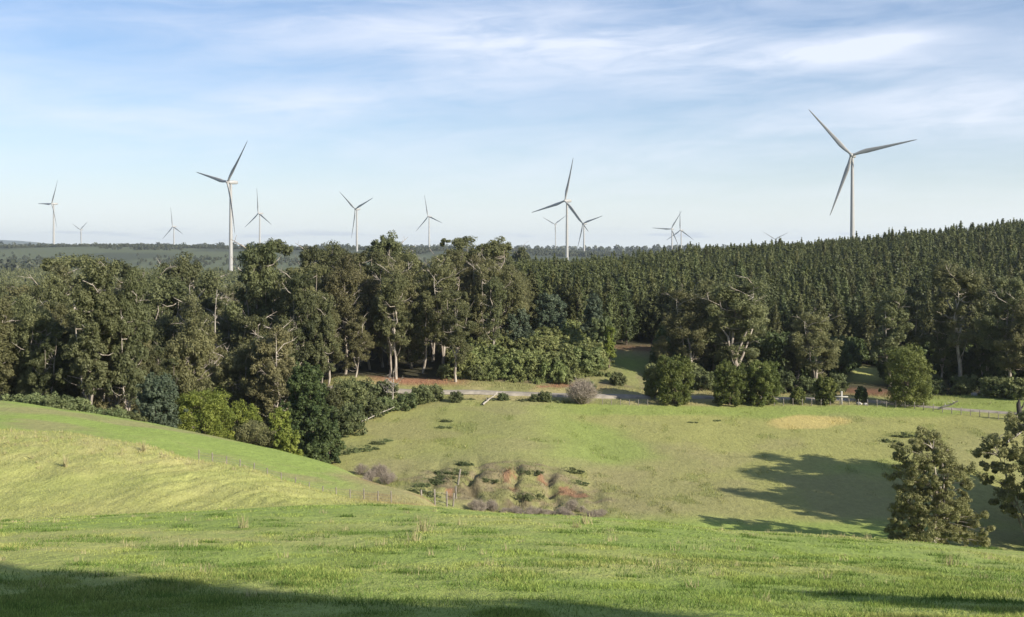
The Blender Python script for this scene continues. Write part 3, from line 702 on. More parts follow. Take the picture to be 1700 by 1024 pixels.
# ------------------------------------------------------------------ pine plantation
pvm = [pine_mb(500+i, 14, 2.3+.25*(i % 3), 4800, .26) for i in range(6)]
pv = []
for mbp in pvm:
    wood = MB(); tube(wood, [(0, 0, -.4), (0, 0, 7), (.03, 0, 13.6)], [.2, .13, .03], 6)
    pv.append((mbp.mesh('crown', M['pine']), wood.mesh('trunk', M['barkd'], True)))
def pine_edge(px): return np.interp(px, [840, 870, 930, 1000, 1080, 1110, 1200, 1400, 1480, 1600, 1900], [232, 238, 240, 238, 246, 244, 232, 240, 236, 228, 224])
spots = []
Yr = 226.0
while Yr < 530:
    step = 4.1
    x0 = (845-CX)/F*Yr; x1 = (1860-CX)/F*Yr
    X = x0 + random.uniform(0, 4)
    while X < x1:
        xx = X+random.uniform(-1.3, 1.3); yy = Yr+random.uniform(-1.6, 1.6); px = CX+F*xx/yy
        if yy > pine_edge(px): spots.append((xx, yy, px))
        X += 3.7
    Yr += step
# sort by how much of each tree is in view: the skyline of the crown in front hides the rest
spots.sort(key=lambda s: s[1])
hid = {}
vis = []
for (x, y, px) in spots:
    H = random.uniform(11.0, 14.6)*(1.12 if random.random() < .08 else 1)*(1+.10*(vnoise(np.array(x/16), np.array(y/16), 5)-.5)); z = float(gz(x, y)); tp = HZ-(z+H)/y*F; bp = HZ-z/y*F
    b = range(int((px-12)//6), int((px+12)//6)+1)
    lim = min([hid.get(k, 2000) for k in b] or [2000]); area = max(0, min(bp, max([hid.get(k, 2000) for k in b]))-tp)*(1 if 840 < px < 1715 else 0)
    for k in range(int((px-8)//6), int((px+8)//6)+1): hid[k] = min(hid.get(k, 2000), tp)
    vis.append((area/1.0, x, y, z, px, H))
vis.sort(key=lambda v: -v[0])
def pine_label(px, y):
    a = 'front' if y < 262 else ('second and third' if y < 300 else ('upper' if y < 420 else 'skyline'))
    b = 'left end' if px < 1010 else ('left half' if px < 1180 else ('middle' if px < 1380 else ('right half' if px < 1560 else 'right end')))
    return f'young green pine, {a} rows, {b} of plantation'
for k, (ar, x, y, z, px, H) in enumerate(vis[:298]):
    s = H/14; wf = random.uniform(.8, 1.35)
    plant('pine_tree', pv[k % 6], CT, (x, y, z-.1), random.uniform(0, 6.28), (s*wf, s*wf, s), pine_label(px, y), 'pine tree', 'young pines of the hillside plantation')
low = [pine_mb(600+i, 14, 2.4+.2*i, 950, .45).arrays() for i in range(3)]
mb = MB()
for k, (ar, x, y, z, px, H) in enumerate(vis[298:]):
    V, Q, T = low[k % 3]; a = random.uniform(0, 6.28); s = H/14; wf = s*random.uniform(.8, 1.35)
    V2 = np.stack([(V[:, 0]*math.cos(a)-V[:, 1]*math.sin(a))*wf+x, (V[:, 0]*math.sin(a)+V[:, 1]*math.cos(a))*wf+y, V[:, 2]*s+z], 1)
    mb.add(V2, Q, np.clip(T+random.uniform(-.22, .22), 0, 1))
print('pines', len(vis), 'stuff quads', sum(len(q) for q in mb.Q))
tag(obj('pine_plantation', mb.mesh('pine_plantation', M['pine'])), 'dense mass of young pines filling the rest of the hillside plantation', 'plantation', kind='stuff')

# far plantation and ridge-top woods: masses of small conical / round crowns
def mini(n_l, H, W, seed, leaf, rnd=False):
    rng = np.random.default_rng(seed); m = MB(); h = rng.uniform(.05, 1, n_l); a = rng.uniform(0, 6.28, n_l)
    r = W*((1-h)**.7 if not rnd else np.sqrt(np.clip(1-((h-.55)/.5)**2, 0, 1)))*rng.uniform(.6, 1, n_l)
    P = np.stack([np.cos(a)*r, np.sin(a)*r, h*H], 1); D = np.stack([np.cos(a), np.sin(a), .6+0*a], 1)
    leaves(m, P, D, leaf, np.clip(.5+rng.normal(0, .2, n_l), 0, 1), rng, 1.3); return m.arrays()
def scatter_mass(name, minis, pts, mat, label, cat):
    m = MB()
    for (x, y, s) in pts:
        V, Q, T = minis[random.randrange(len(minis))]; a = random.uniform(0, 6.28); z = float(gz(x, y))
        V2 = np.stack([(V[:, 0]*math.cos(a)-V[:, 1]*math.sin(a))*s+x, (V[:, 0]*math.sin(a)+V[:, 1]*math.cos(a))*s+y, V[:, 2]*s+z], 1)
        m.add(V2, Q, np.clip(T+random.uniform(-.25, .25), 0, 1))
    o = obj(name, m.mesh(name, mat)); tag(o, label, cat, kind='stuff'); return o
M['farpine'] = mat_foliage('far_pine_needles', (.070, .085, .030), (.125, .130, .050), 0, .1)
M['farwood'] = mat_foliage('far_wood_leaves', (.035, .045, .025), (.080, .085, .045), 0, .1)
minp = [mini(60, 9, 2.6, i, 1.5) for i in range(3)]
pts = []
for _ in range(15000):
    Y = 520/(1-random.random()*.60); px = random.uniform(-250, 1120)
    if px > 840 and Y < 560: continue
    x, y = at(px, Y); pts.append((x, y, random.uniform(.5, .85)))
scatter_mass('far_plantation', minp, pts, M['farpine'], 'flat olive green plantation on the plain beyond the eucalyptus forest', 'plantation')
minr = [mini(70, 13, 6.5, 20+i, 3.2, True) for i in range(3)]
pts = []
for _ in range(4200):
    px = random.uniform(-300, 1150); Y = random.uniform(2120, 2430)
    q_ = float(fbm(np.array(px), np.array(Y*.3), 50, 3, 3))
    if Y < 2240 and q_ < .5: continue
    x, y = at(px, Y); pts.append((x, y, random.uniform(.25, .5)+.35*max(0, q_-.45)*2))
for _ in range(500):
    px = random.choice((60, 330, 520, 700))+random.gauss(0, 50); Y = 1850+random.gauss(0, 60); x, y = at(px, Y); pts.append((x, y, random.uniform(.25, .5)))
for _ in range(600):
    px = random.uniform(-150, 110); Y = random.uniform(1330, 1600)
    if random.random() < px/110: continue
    x, y = at(px, Y); pts.append((x, y, random.uniform(.8, 1.5)))
for _ in range(700):
    px = random.uniform(-300, 1300); Y = random.uniform(3000, 5200); x, y = at(px, Y); pts.append((x, y, random.uniform(.8, 1.6)))
scatter_mass('far_woods', minr, pts, M['farwood'], 'dark line of woods along the distant ridge', 'woods')
x, y, z = gat(867, 520)
c, t = gum_parts(777, 20, 5.0, cb=.45, nlead=4, nbr=26, leaf=.6, rc=(1.2, 2.2), mat='gumd')
s = top_to_h(867, 520, 407)/20
plant('eucalyptus_tree', (c, t), CT, (x, y, z), 0, (s*.85, s*.85, s), 'lone eucalyptus with domed crown standing on the plain above the pine tops', 'eucalyptus')

# ------------------------------------------------------------------ bushes on the rise and along the forest edge
bv = [round_parts(700+i, 3.0, 2.1, 'bush', n=20, leaf=.30, nsub=7, nleaf=20, base=.08, rc=.36) for i in range(5)]
bvr = [round_parts(740+i, 3.2, 2.1, 'rise', n=22, leaf=.28, nsub=7, nleaf=22, base=.06, rc=.34) for i in range(5)]
bvd = [round_parts(720+i, 3.2, 2.1, 'dark', n=20, leaf=.30, nsub=7, nleaf=20, base=.08, rc=.36) for i in range(3)]
def put_bush(px, Y, s, label, group, v=None, sz=1.0, cat='bush'):
    x, y, z = gat(px, Y)
    src = bvd if 'undergrowth' in group else (bvr if 'rise' in group else bv)
    return plant('bush', src[random.randrange(len(src)) if v is None else v], CT, (x, y, z-.1), random.uniform(0, 6.28), (s, s, s*sz), label, cat, group)
def scrub_mesh(seed, W=2.2, H=1.0, n=15, leaf=.16):
    rng = np.random.default_rng(seed); mb = MB()
    for k in range(n):
        a = rng.uniform(0, 6.283); r = rng.uniform(0, 1)**.6; c = np.array([math.cos(a)*W*r, math.sin(a)*W*.45*r, H*rng.uniform(.15, .75)*(1.1-.6*r)])
        q = rng.uniform(.14, .34)*W*.6; clump(mb, c, (q*1.3, q, q*rng.uniform(.5, 1.2)), 6, 30, leaf, rng)
    m = 160; a = rng.uniform(0, 6.283, m); r = rng.uniform(0, 1, m)**.5
    P = np.stack([np.cos(a)*W*1.05*r, np.sin(a)*W*.5*r, H*rng.uniform(.1, 1.15, m)], 1); leaves(mb, P, rdir(m, rng), leaf, rng.uniform(.2, .9, m), rng, 3.5)
    return mb.mesh('scrub', M['bush'])
sv = [scrub_mesh(900+i) for i in range(4)]
n = 0; tb = []; tr_ = 0
while n < 84 and tr_ < 5000:
    tr_ += 1
    px = random.uniform(765, 1025); Y = random.uniform(205.5, 238)
    if Y < 206+max(0, (px-930))*.12: continue
    if px > 1000 and Y > 216: continue
    x, y = at(px, Y)
    if any((x-a)**2+(y-b)**2 < 2.3**2 for a, b in tb): continue
    tb.append((x, y)); n += 1
    row = 'lower edge' if Y < 213 else ('middle' if Y < 226 else 'top')
    put_bush(px, Y, random.uniform(.8, 1.55)*(1.1 if Y < 222 else .9), f'grey green rounded bush at the {row} of the shrubby rise between gums and pines', 'bushes on the shrubby rise')
svr = []
for q in sv:
    q2 = q.copy(); q2.materials.clear(); q2.materials.append(M['rise']); svr.append(q2)
for i in range(34):
    px = random.uniform(765, 1015); Y = random.uniform(204.5, 212)+max(0, px-930)*.05+(random.random() < .4)*random.uniform(5, 22)
    if px > 990: Y = min(Y, 214)
    x, y, z = gat(px, Y); o = obj('low_scrub', svr[i % 4]); o.location = (x, y, z-.1); o.rotation_euler = (0, 0, random.uniform(-.6, .6)); q = random.uniform(.7, 1.3); o.scale = (q, q, q*1.5)
    tag(o, 'ragged light green scrub between the rounded bushes of the shrubby rise', 'scrub', 'ragged scrub on the shrubby rise')
for (px, Y, s, lab) in [(672, 184, .85, 'dark low bush spilling over the paddock corner below the red cutting'), (700, 188, .95, 'dark bush just below the road under the red cutting'),
    (720, 190, .8, 'dark low bush at the road edge right of the cutting'), (640, 182, .8, 'low dark scrub left of the paddock corner bushes'), (615, 178, 1.0, 'leafy scrub beside the fallen branch'),
    (757, 188.5, .55, 'small isolated bush on the paddock edge right of the dark ones'), (835, 190.5, .42, 'small dark bush beside the leaning dead log'),
    (905, 190, .55, 'olive bush left of the leafless round shrub'), (887, 190, .4, 'smaller olive bush at the paddock edge'), (1025, 206, .7, 'olive bush at the right foot of the shrubby rise'), (978, 200, .55, 'brownish bush above the leafless shrub'),
    (600, 186, 1.3, 'grey green bush mass under the forest edge'), (640, 190, 1.1, 'green bush just below the road behind the small dead tree'), (573, 166, .9, 'low bush at the paddock corner by the evergreen'),
    (740, 206, .8, 'dark bush above the right end of the red cutting'), (790, 205, .8, 'bush at the foot of the long pale trunk'),
    (1170, 206, 1.1, 'dull bush behind the gap in the wattle row'), (1140, 209, 1.3, 'dull grey bush behind the leftmost wattle'), (1110, 212, 1.2, 'dark bush at the foot of the pine edge'), (1295, 205, 1.2, 'dark bush across the road behind the wattle pair'),
    (1340, 204, .9, 'dark bush across the road behind the small round one'), (1390, 206, 1.0, 'dark bush behind the medium green bush'), (1545, 208, 1.1, 'dark bush across the road right of the tallest wattle'), (1600, 206, 1.1, 'dark scrub under the bare limbed gum'), (1650, 200, 1.1, 'scrub across the road at the right'), (1690, 197, 1.2, 'scrub behind the road end at the right picture edge')]:
    put_bush(px, Y, s, lab, 'roadside bushes')
k = 0
GUL = [(610, 152, .42), (592, 150, .5), (625, 156, .35), (560, 148, .45), (640, 158, .3), (705, 127, .35), (722, 132, .4), (741, 134, .35), (758, 136, .4), (690, 125.5, .4), (700, 129, .3), (780, 138, .32), (880, 136, .42), (895, 138, .4), (915, 140, .35), (950, 141, .4), (865, 131.5, .45), (930, 129.5, .35), (878, 129, .5), (740, 172, .3), (738, 167, .32), (1500, 168, .45), (1475, 165, .4), (1190, 180, .2), (1150, 178, .22), (655, 120, .3), (730, 137, .3), (770, 141, .35), (800, 142.5, .3), (830, 139, .3), (812, 133, .35), (775, 130, .3), (905, 133, .3), (960, 136, .35), (985, 134, .3), (840, 130, .3), (715, 126, .3)]
GUL = [q for i, q in enumerate(GUL) if not (770 < q[0] < 1000 and 126 < q[1] < 143 and i % 3 != 0)]
GUL += [(968-i*11, 190.3+random.uniform(-.5, .6), random.uniform(.22, .4)) for i in (3, 5, 6, 9, 12, 14, 17, 19)]
for (px, Y, s) in GUL:
    where = 'edge of the eroded gully' if Y < 144 else ('slope of the far paddock' if Y < 189 else 'grassy verge left of the leafless round shrub')
    x, y, z = gat(px, Y); o = obj('low_scrub', sv[k % 4]); o.location = (x, y, z-.08); o.rotation_euler = (0, 0, random.uniform(-.6, .6)); o.scale = (s*1.9, s*1.7, s*1.6)
    tag(o, f'low dark green scrub clump on the {where}', 'scrub', 'low scrub clumps'); k += 1
# forest-edge scrub on the left
for i in range(20):
    px = 10+i*11+random.uniform(-5, 5)
    put_bush(px, 127+random.uniform(0, 8), random.uniform(.5, .95), 'olive scrub under the front trees of the valley forest', 'forest edge scrub')
for i in range(16):
    px = 300+i*18+random.uniform(-6, 6)
    put_bush(px, 158+random.uniform(0, 14), random.uniform(.9, 1.5), 'olive scrub between the wattles and the forest', 'forest edge scrub')
# dark understorey below the right hand gums
for i in range(46):
    px = 1105+i*14+random.uniform(-6, 6); Y = random.uniform(215, 232)
    if 1395 < px < 1480 and Y < 232: Y = random.uniform(236, 242)
    if 1540 < px < 1580: Y = 232
    put_bush(px, Y, random.uniform(1.2, 2.0), 'dark undergrowth under the roadside gums at the foot of the pines', 'undergrowth below the pines', sz=1.25)

# leafless shrubs
bb = [bare_bush_mesh(800+i, 2.0, 1.5, 150, th=.013) for i in range(3)]
def put_bare(px, Y, s, sz, label, group=None, v=0):
    x, y, z = gat(px, Y); o = obj('bare_shrub', bb[v]); o.location = (x, y, z-.05); o.rotation_euler = (0, 0, random.uniform(0, 6.28)); o.scale = (s, s, s*sz)
    tag(o, label, 'shrub', group); return o
x, y, z = gat(966, 190)
big = bare_bush_mesh(850, 4.3, 2.9, 420, th=.028)
o = obj('bare_shrub', big); o.location = (x, y, z-.1); tag(o, 'large round leafless purplish grey shrub at the paddock edge', 'shrub')
for i in range(30):
    px = 785+i*7.2+random.uniform(-9, 9); Y = 123.2+random.uniform(-1.5, 2.2)
    put_bare(px, Y, random.uniform(.3, .75), random.uniform(.5, 1.1), 'grey leafless shrub in the thicket along the gully bottom', 'leafless shrubs along the gully', i % 3)
for i in range(8):
    put_bare(600+i*7, 132+random.uniform(-2, 4), random.uniform(.5, .8), 1.0, 'grey leafless shrub where the gully meets the green hill', 'leafless shrubs at the gully head', i % 3)

# small pale dead tree and logs
t_, b_ = dead_parts(320, 6.5, 2.1, 18, r=.17)
x, y, z = gat(648, 187); plant('dead_tree', (t_, *b_), ['trunk']+['limb']*len(b_), (x, y, z), 0, 1.0, 'small pale dead tree with short twiggy head below the red cutting', 'dead tree')
def log(name, p0, p1, r, label, mat='dead', stub=True):
    mb = MB(); P0, P1 = np.array(p0), np.array(p1); t = np.linspace(0, 1, 7)[:, None]
    rng = np.random.default_rng(int(abs(p0[0])*10)); P = P0+(P1-P0)*t+rng.normal(0, .06, (7, 3))
    tube(mb, P, r*(1-.5*t[:, 0]), 7)
    if stub:
        for q in (2, 4, 5): tube(mb, [P[q], P[q]+rdir(1, rng)[0]*[.8, .8, .3]+[0, 0, .5]], [r*.4, r*.15], 5)
    o = obj(name, mb.mesh(name, M[mat], True)); tag(o, label, 'log'); return o
a = gat(801, 185.5); b = gat(826, 191)
log('dead_log', (a[0], a[1], a[2]+.1), (b[0], b[1], b[2]+1.2), .17, 'pale bleached log leaning on the bank at the paddock edge')
a = gat(1557, 186.2); b = gat(1592, 184.5)
log('dead_log', (a[0], a[1], a[2]+.2), (b[0], b[1], b[2]+1.7), .2, 'pale fallen log beside the road right of the tallest wattle')
a = gat(600, 173); b = gat(655, 181)
log('fallen_branch', (a[0], a[1], a[2]+.3), (b[0], b[1], b[2]+1.0), .09, 'grey fallen branch lying in the scrub at the paddock corner')
a = gat(1672, 163); b = gat(1706, 168)
log('dead_log', (a[0], a[1], a[2]+.2), (b[0], b[1], b[2]+1.2), .2, 'pale fallen log at the right picture edge above the near gum')
# stump
x, y, z = gat(1692, 176); mb = MB()
tube(mb, [(0, 0, -.3), (.05, 0, 1.2), (-.1, .05, 2.6), (.05, 0, 3.4)], [.55, .42, .34, .08], 9); tube(mb, [(0, 0, 1.6), (.6, 0, 2.2), (.75, 0, 2.9)], [.2, .14, .05], 6)
o = obj('tree_stump', mb.mesh('tree_stump', M['char'], True)); o.location = (x, y, z); tag(o, 'charred black stump by the road at the right picture edge', 'stump')
# cross shaped pale post
x, y, z = gat(1397, 190.8); r_ = empty('cross_post', (x, y, z)); tag(r_, 'pale timber post with short cross arm in the road fence', 'post')
m1 = MB(); box(m1, (0, 0, .95), (.30, .22, 2.7)); obj('post', m1.mesh('post', M['white']), r_)
m1 = MB(); box(m1, (-.2, -.13, 1.35), (2.6, .05, .22)); obj('cross_arm', m1.mesh('cross_arm', M['white']), r_)

def rock(px, Y, s, label, group=None):
    rng = np.random.default_rng(int(px)); nu, nv = 10, 7; V = []; Q = []
    for i in range(nv):
        for j in range(nu):
            th = math.pi*i/(nv-1); ph = 2*math.pi*j/nu; r = s*rng.uniform(.8, 1.15)
            V.append((math.sin(th)*math.cos(ph)*r*1.2, math.sin(th)*math.sin(ph)*r, math.cos(th)*r*.75))
    for i in range(nv-1):
        for j in range(nu): Q.append((i*nu+j, (i+1)*nu+j, (i+1)*nu+(j+1) % nu, i*nu+(j+1) % nu))
    mb = MB(); mb.add(V, Q); o = obj('boulder', mb.mesh('boulder', M['stone'])); x, y, z = gat(px, Y); o.location = (x, y, z+s*.3); tag(o, label, 'boulder', group)
rock(1426, 190.6, .45, 'grey boulder under the small dark shrub by the fence'); rock(1437, 190.4, .35, 'smaller grey boulder beside the one under the small shrub')
rock(1634, 205, .9, 'large pale boulder in the shade under the right hand gums'); rock(1618, 203, .55, 'lower pale boulder left of the large shaded one'); rock(1652, 203, .6, 'pale boulder right of the large shaded one')

# ------------------------------------------------------------------ fences
def fence(name, pts, hpost, label, rad=.07, nw=4, lean=.05):
    base = pts[0]; root = empty(name, base); tag(root, label, 'fence'); tops = []
    for i, p in enumerate(pts):
        mb = MB(); q = np.array(p)-np.array(base); lx, ly = random.uniform(-lean, lean), random.uniform(-lean, lean); h = hpost*random.uniform(.9, 1.12)
        tube(mb, [(0, 0, -.3), (lx*.5, ly*.5, h*.5), (lx, ly, h), (lx, ly, h+.01)], [rad, rad*.95, rad*.9, .005], 7)
        o = obj('post', mb.mesh('post', M['post'], False), root); o.location = q; tops.append((q, lx, ly, h))
    mb = MB()
    for w in range(nw):
        f = .28+.66*w/(nw-1)
        for (q0, a0, b0, h0), (q1, a1, b1, h1) in zip(tops[:-1], tops[1:]):
            A = q0+np.array([a0*f, b0*f, hpost*.95*f]); B = q1+np.array([a1*f, b1*f, hpost*.95*f])
            tube(mb, [A, (A+B)/2-[0, 0, .02], B], [.006]*3, 3)
    obj('wires', mb.mesh('wires', M['wire']), root)
fp = []
for px in np.arange(1270, 1700, 15.5):
    Y = np.interp(px, [1270, 1400, 1500, 1560, 1640, 1700], [190.6, 190.4, 188, 184.5, 178.5, 173.5]); fp.append(gat(px, Y))
fence('wire_fence', fp, 1.15, 'wire fence with grey timber posts between far paddock and road')
fp = [gat(px, 190.0) for px in np.arange(1000, 1090, 15)]
fence('wire_fence', fp, 1.0, 'short wire fence below the road between leafless shrub and first wattle')
fp = [gat(px, Y) for px, Y in zip(np.linspace(330, 650, 15), np.linspace(79, 78, 15))]
fence('wire_fence', fp, .85, 'old wire fence running down the near spur between dry and green grass', rad=.045)
fp = [gat(px, Y) for px, Y in [(700, 121), (722, 121.5), (742, 122), (752, 123), (757, 127), (760, 131)]]
fence('wire_fence', fp, 1.6, 'broken dark post fence crossing the gully beside the green hill', rad=.11, nw=3, lean=.35)

# ------------------------------------------------------------------ wind turbines
def blade_mesh(L=58.0):
    mb = MB(); sec = [(0, 1.15, 1.15), (.04, 1.15, 1.1), (.12, 1.6, .85), (.22, 2.05, .55), (.4, 1.6, .38), (.6, 1.15, .26), (.8, .78, .16), (.94, .48, .09), (.99, .24, .05), (1, .04, .02)]
    V = []; K = 12
    for (t, c, th) in sec:
        for j in range(K):
            a = 2*math.pi*j/K; tw = math.radians(14)*(1-t)**2
            x = math.cos(a)*c - (c*.35 if t > .05 else 0); y = math.sin(a)*th
            V.append((x*math.cos(tw)-y*math.sin(tw), x*math.sin(tw)+y*math.cos(tw)+ -2.2*t*t, 1.2+t*(L-1.2)))
    Q = [(i*K+j, i*K+(j+1) % K, (i+1)*K+(j+1) % K, (i+1)*K+j) for i in range(len(sec)-1) for j in range(K)]
    mb.add(V, Q); return mb.mesh('blade', M['paint'], True)
BL = blade_mesh()
mb = MB(); tube(mb, [(0, -.1, 0), (0, -1.4, 0), (0, -2.6, 0), (0, -3.3, 0), (0, -3.5, 0)], [1.9, 1.9, 1.5, .8, .05], 16); mb2 = mb
HUBM = mb.mesh('hub', M['paint'], True)
mb = MB()
V = []; K = 12
for (yy, w, h, dz) in [(.0, 1.4, 1.4, 0), (.8, 1.9, 1.9, .1), (5, 2.1, 2.15, .25), (9.5, 1.9, 1.9, .35), (11, 1.2, 1.2, .4), (11.1, .1, .1, .4)]:
    for j in range(K):
        a = 2*math.pi*j/K; sx = math.copysign(abs(math.cos(a))**.5, math.cos(a)); sz = math.copysign(abs(math.sin(a))**.5, math.sin(a))
        V.append((sx*w, yy, sz*h+dz))
mb.add(V, [(i*K+j, i*K+(j+1) % K, (i+1)*K+(j+1) % K, (i+1)*K+j) for i in range(5) for j in range(K)])
NAC = mb.mesh('nacelle', M['paint'], True)
TUR = [
 (85, 338, [(93,299),(63,338),(91,378)], 'far left wind turbine with one blade pointing straight left'),
 (133, 381, [(121,371),(145,368),(134,404)], 'tiny wind turbine with raised V of blades, second from the left'),
 (286, 376, [(282,343),(269,396),(301,388)], 'small distant wind turbine with one upright blade left of the big left one'),
 (376, 302, [(408,236),(324,286),(385,388)], 'large wind turbine on the left, tallest left of the centre'),
 (428, 354, [(425,310),(405,375),(448,371)], 'small wind turbine with upright blade just right of the large left one'),
 (589, 347, [(564,320),(619,330),(582,397)], 'medium wind turbine with raised V of blades above the eucalyptus forest'),
 (710, 359, [(705,324),(689,385),(733,370)], 'small wind turbine with upright blade above the dip in the forest'),
 (937, 333, [(953,263),(881,353),(976,385)], 'large wind turbine just right of the centre'),
 (967, 371, [(1001,357),(958,413),(943,340)], 'medium wind turbine close right of the large central one'),
 (921, 372, [(898,361),(937,360),(920,400)], 'small wind turbine close left of the large central one'),
 (1114, 380, [(1130,350),(1080,380),(1124,412)], 'wind turbine with level left blade, left one of an overlapping pair'),
 (1129, 382, [(1127,349),(1104,399),(1149,398)], 'wind turbine with upright blade, right one of an overlapping pair'),
 (1287, 397, [(1265,383),(1307,388),(1287,421)], 'wind turbine with only two blades above the pine skyline'),
 (1413, 257, [(1350,181),(1517,230),(1374,359)], 'largest wind turbine standing behind the pine hill on the right'),
]
for (hx, hy, tips, lab) in TUR:
    dx = np.array([t[0]-hx for t in tips], float); dy = np.array([hy-t[1] for t in tips], float)
    R = math.sqrt(2/3*float((dy**2).sum())); cc = min(.98, math.sqrt(2/3*float((dx**2).sum()))/R)
    Y = 58.0*F/R; phi = math.atan2(hx-CX, F); a = phi+math.acos(cc)
    th = np.arctan2(dx/cc, dy); t0 = np.angle(np.exp(3j*th).mean())/3
    X = (hx-CX)/F*Y; hz = (HZ-hy)/F*Y
    nrm = np.array([-math.sin(a), -math.cos(a)])
    bx, by = X-nrm[0]*5.5, Y-nrm[1]*5.5                     # tower axis stands behind the rotor
    zg = float(gz(bx, by)); ht = hz-zg-2.0
    root = empty('wind_turbine', (bx, by, zg)); tag(root, lab, 'wind turbine', 'wind turbines along the far plateau')
    tw = MB(); tt = np.linspace(0, 1, 12); tube(tw, np.stack([0*tt, 0*tt, -1+tt*(ht+1)], 1), 2.35-1.05*tt, 20)
    obj('tower', tw.mesh('tower', M['paint'], True), root)
    rz = -a                                                  # local -Y points along the rotor normal
    o = obj('nacelle', NAC, root); o.location = (-(-nrm[0])*3.0*1, nrm[1]*3.0, ht+1.7); o.rotation_euler = (0, 0, rz)
    hp = (nrm[0]*5.0, nrm[1]*5.0, ht+2.0)
    o.location = (nrm[0]*2.6, nrm[1]*2.6, ht+1.7)
    h = obj('hub', HUBM, root); h.location = (nrm[0]*2.8, nrm[1]*2.8, ht+2.0); h.rotation_euler = (0, 0, rz)
    for k in range(3):
        b_ = obj('blade', BL, root); b_.location = (nrm[0]*4.3, nrm[1]*4.3, ht+2.0)
        b_.rotation_mode = 'XYZ'; b_.rotation_euler = (0, t0+k*2*math.pi/3, rz)

# ------------------------------------------------------------------ grass
def blades(px, Y, h, w, rng, name, label, dry=0.0, lean=.45, jit=.18, tone=None):
    n = len(px); X = (px-CX)/F*Y; Z = gz(X, Y)
    col = albedo(X, Y); col = col*(1+rng.normal(0, jit, n))[:, None]*1.12
    if tone is not None: col = np.array(tone)*(1+rng.normal(0, jit, n))[:, None]
    if np.isscalar(dry): dry = np.full(n, dry)
    m = rng.random(n) < dry; col[m] = np.array([.46, .41, .22])*rng.uniform(.7, 1.1, m.sum())[:, None]
    a = rng.uniform(0, 6.283, n); d = np.stack([np.cos(a), np.sin(a), 0*a], 1); l = rng.normal(0, lean, (n, 2))*h[:, None]
    B = np.stack([X, Y, Z-.02], 1); tip = B+np.stack([l[:, 0], l[:, 1], h], 1)
    V = np.stack([B-d*w[:, None]/2, B+d*w[:, None]/2, tip], 1).reshape(-1, 3)
    o = obj(name, mk_mesh(name, V, np.arange(3*n).reshape(n, 3), M['grass'], colors=np.clip(col, 0, 1)))
    tag(o, label, 'grass', kind='stuff'); return o
rng = np.random.default_rng(5)
n = 760000
Y = 1/(1/11.0 - (1/11.0-1/47.0)*rng.random(n)**.85); px = rng.uniform(-350, 2050, n)
X = (px-CX)/F*Y; tuft = sst(.5, .75, fbm(X, Y, 1.1, 3, 81)); big = sst(.60, .74, fbm(X, Y*0.5, 3.2, 4, 57))
h = (.03+.05*tuft+.015*big)*rng.uniform(.5, 1.3, n); w = .006+.0009*Y*rng.uniform(.7, 1.3, n)*.7
blades(px, Y, h, w, rng, 'lawn_grass', 'short green pasture grass covering the near slope', jit=.24, dry=.01+.02*sst(.55, .8, fbm(X, Y, 5, 3, 82)))
n = 170000
Y = 1/(1/46.0 - (1/46.0-1/122.0)*rng.random(n)); px = rng.uniform(-300, 820, n)
X = (px-CX)/F*Y; cr = np.exp(-((Y-77)/6.0)**2); sp = sst(55, 60, Y)*(1-sst(82, 88, Y))
h = (.05+.05*sp+.08*cr)*rng.uniform(.4, 1.4, n); w = .03*rng.uniform(.6, 1.4, n)
blades(px, Y, h, w, rng, 'hill_grass', 'longer green and straw grass on the spur behind the lawn', dry=.02+.06*cr)
# darker ungrazed clumps
PX, PY, PH = [], [], []
for _ in range(420):
    Y = 1/(1/14.0-(1/14.0-1/46.0)*random.random()**.8); px = random.uniform(-200, 1900); k = random.randint(60, 190); sz = random.uniform(.10, .42)
    PX.append(px+rng.normal(0, sz*F/Y, k)*1.3); PY.append(Y+rng.normal(0, sz*.8, k)); PH.append(random.uniform(.07, .15)*rng.uniform(.4, 1.1, k))
PX, PY, PH = map(np.concatenate, (PX, PY, PH))
blades(PX, PY, PH, .006+.0006*PY, rng, 'grass_clumps', 'darker ungrazed clumps of grass dotted over the near pasture', lean=.5, tone=(.13, .20, .045))
# straw coloured tufts
T = []; 
for _ in range(150):
    Y = 1/(1/16.0-(1/16.0-1/48.0)*random.random()**.55); T.append((random.uniform(-200, 1900), Y, random.uniform(.10, .28)))
for _ in range(230):
    T.append((random.uniform(-200, 620), random.gauss(77, 3.0), random.uniform(.12, .38)))
for px, Y, h in [(700, 31, .6), (405, 33, .55), (975, 37, .5), (1580, 30, .4), (960, 35, .3), (690, 28, .4), (110, 70, .9), (240, 76, .9)]: T += [(px+random.uniform(-4, 4), Y, h)]*3
PX, PY, PH = [], [], []
for (px, Y, hh) in T:
    k = 16; PX += list(px+rng.normal(0, 90/Y*1.6, k)); PY += list(Y+rng.normal(0, .10, k)); PH += list(hh*rng.uniform(.5, 1.1, k))
PX, PY, PH = map(np.array, (PX, PY, PH))
blades(PX, PY, PH, .007+.0004*PY, rng, 'dry_grass_tufts', 'thin straw coloured seed stalks standing out of the pasture', dry=.9, lean=.22)
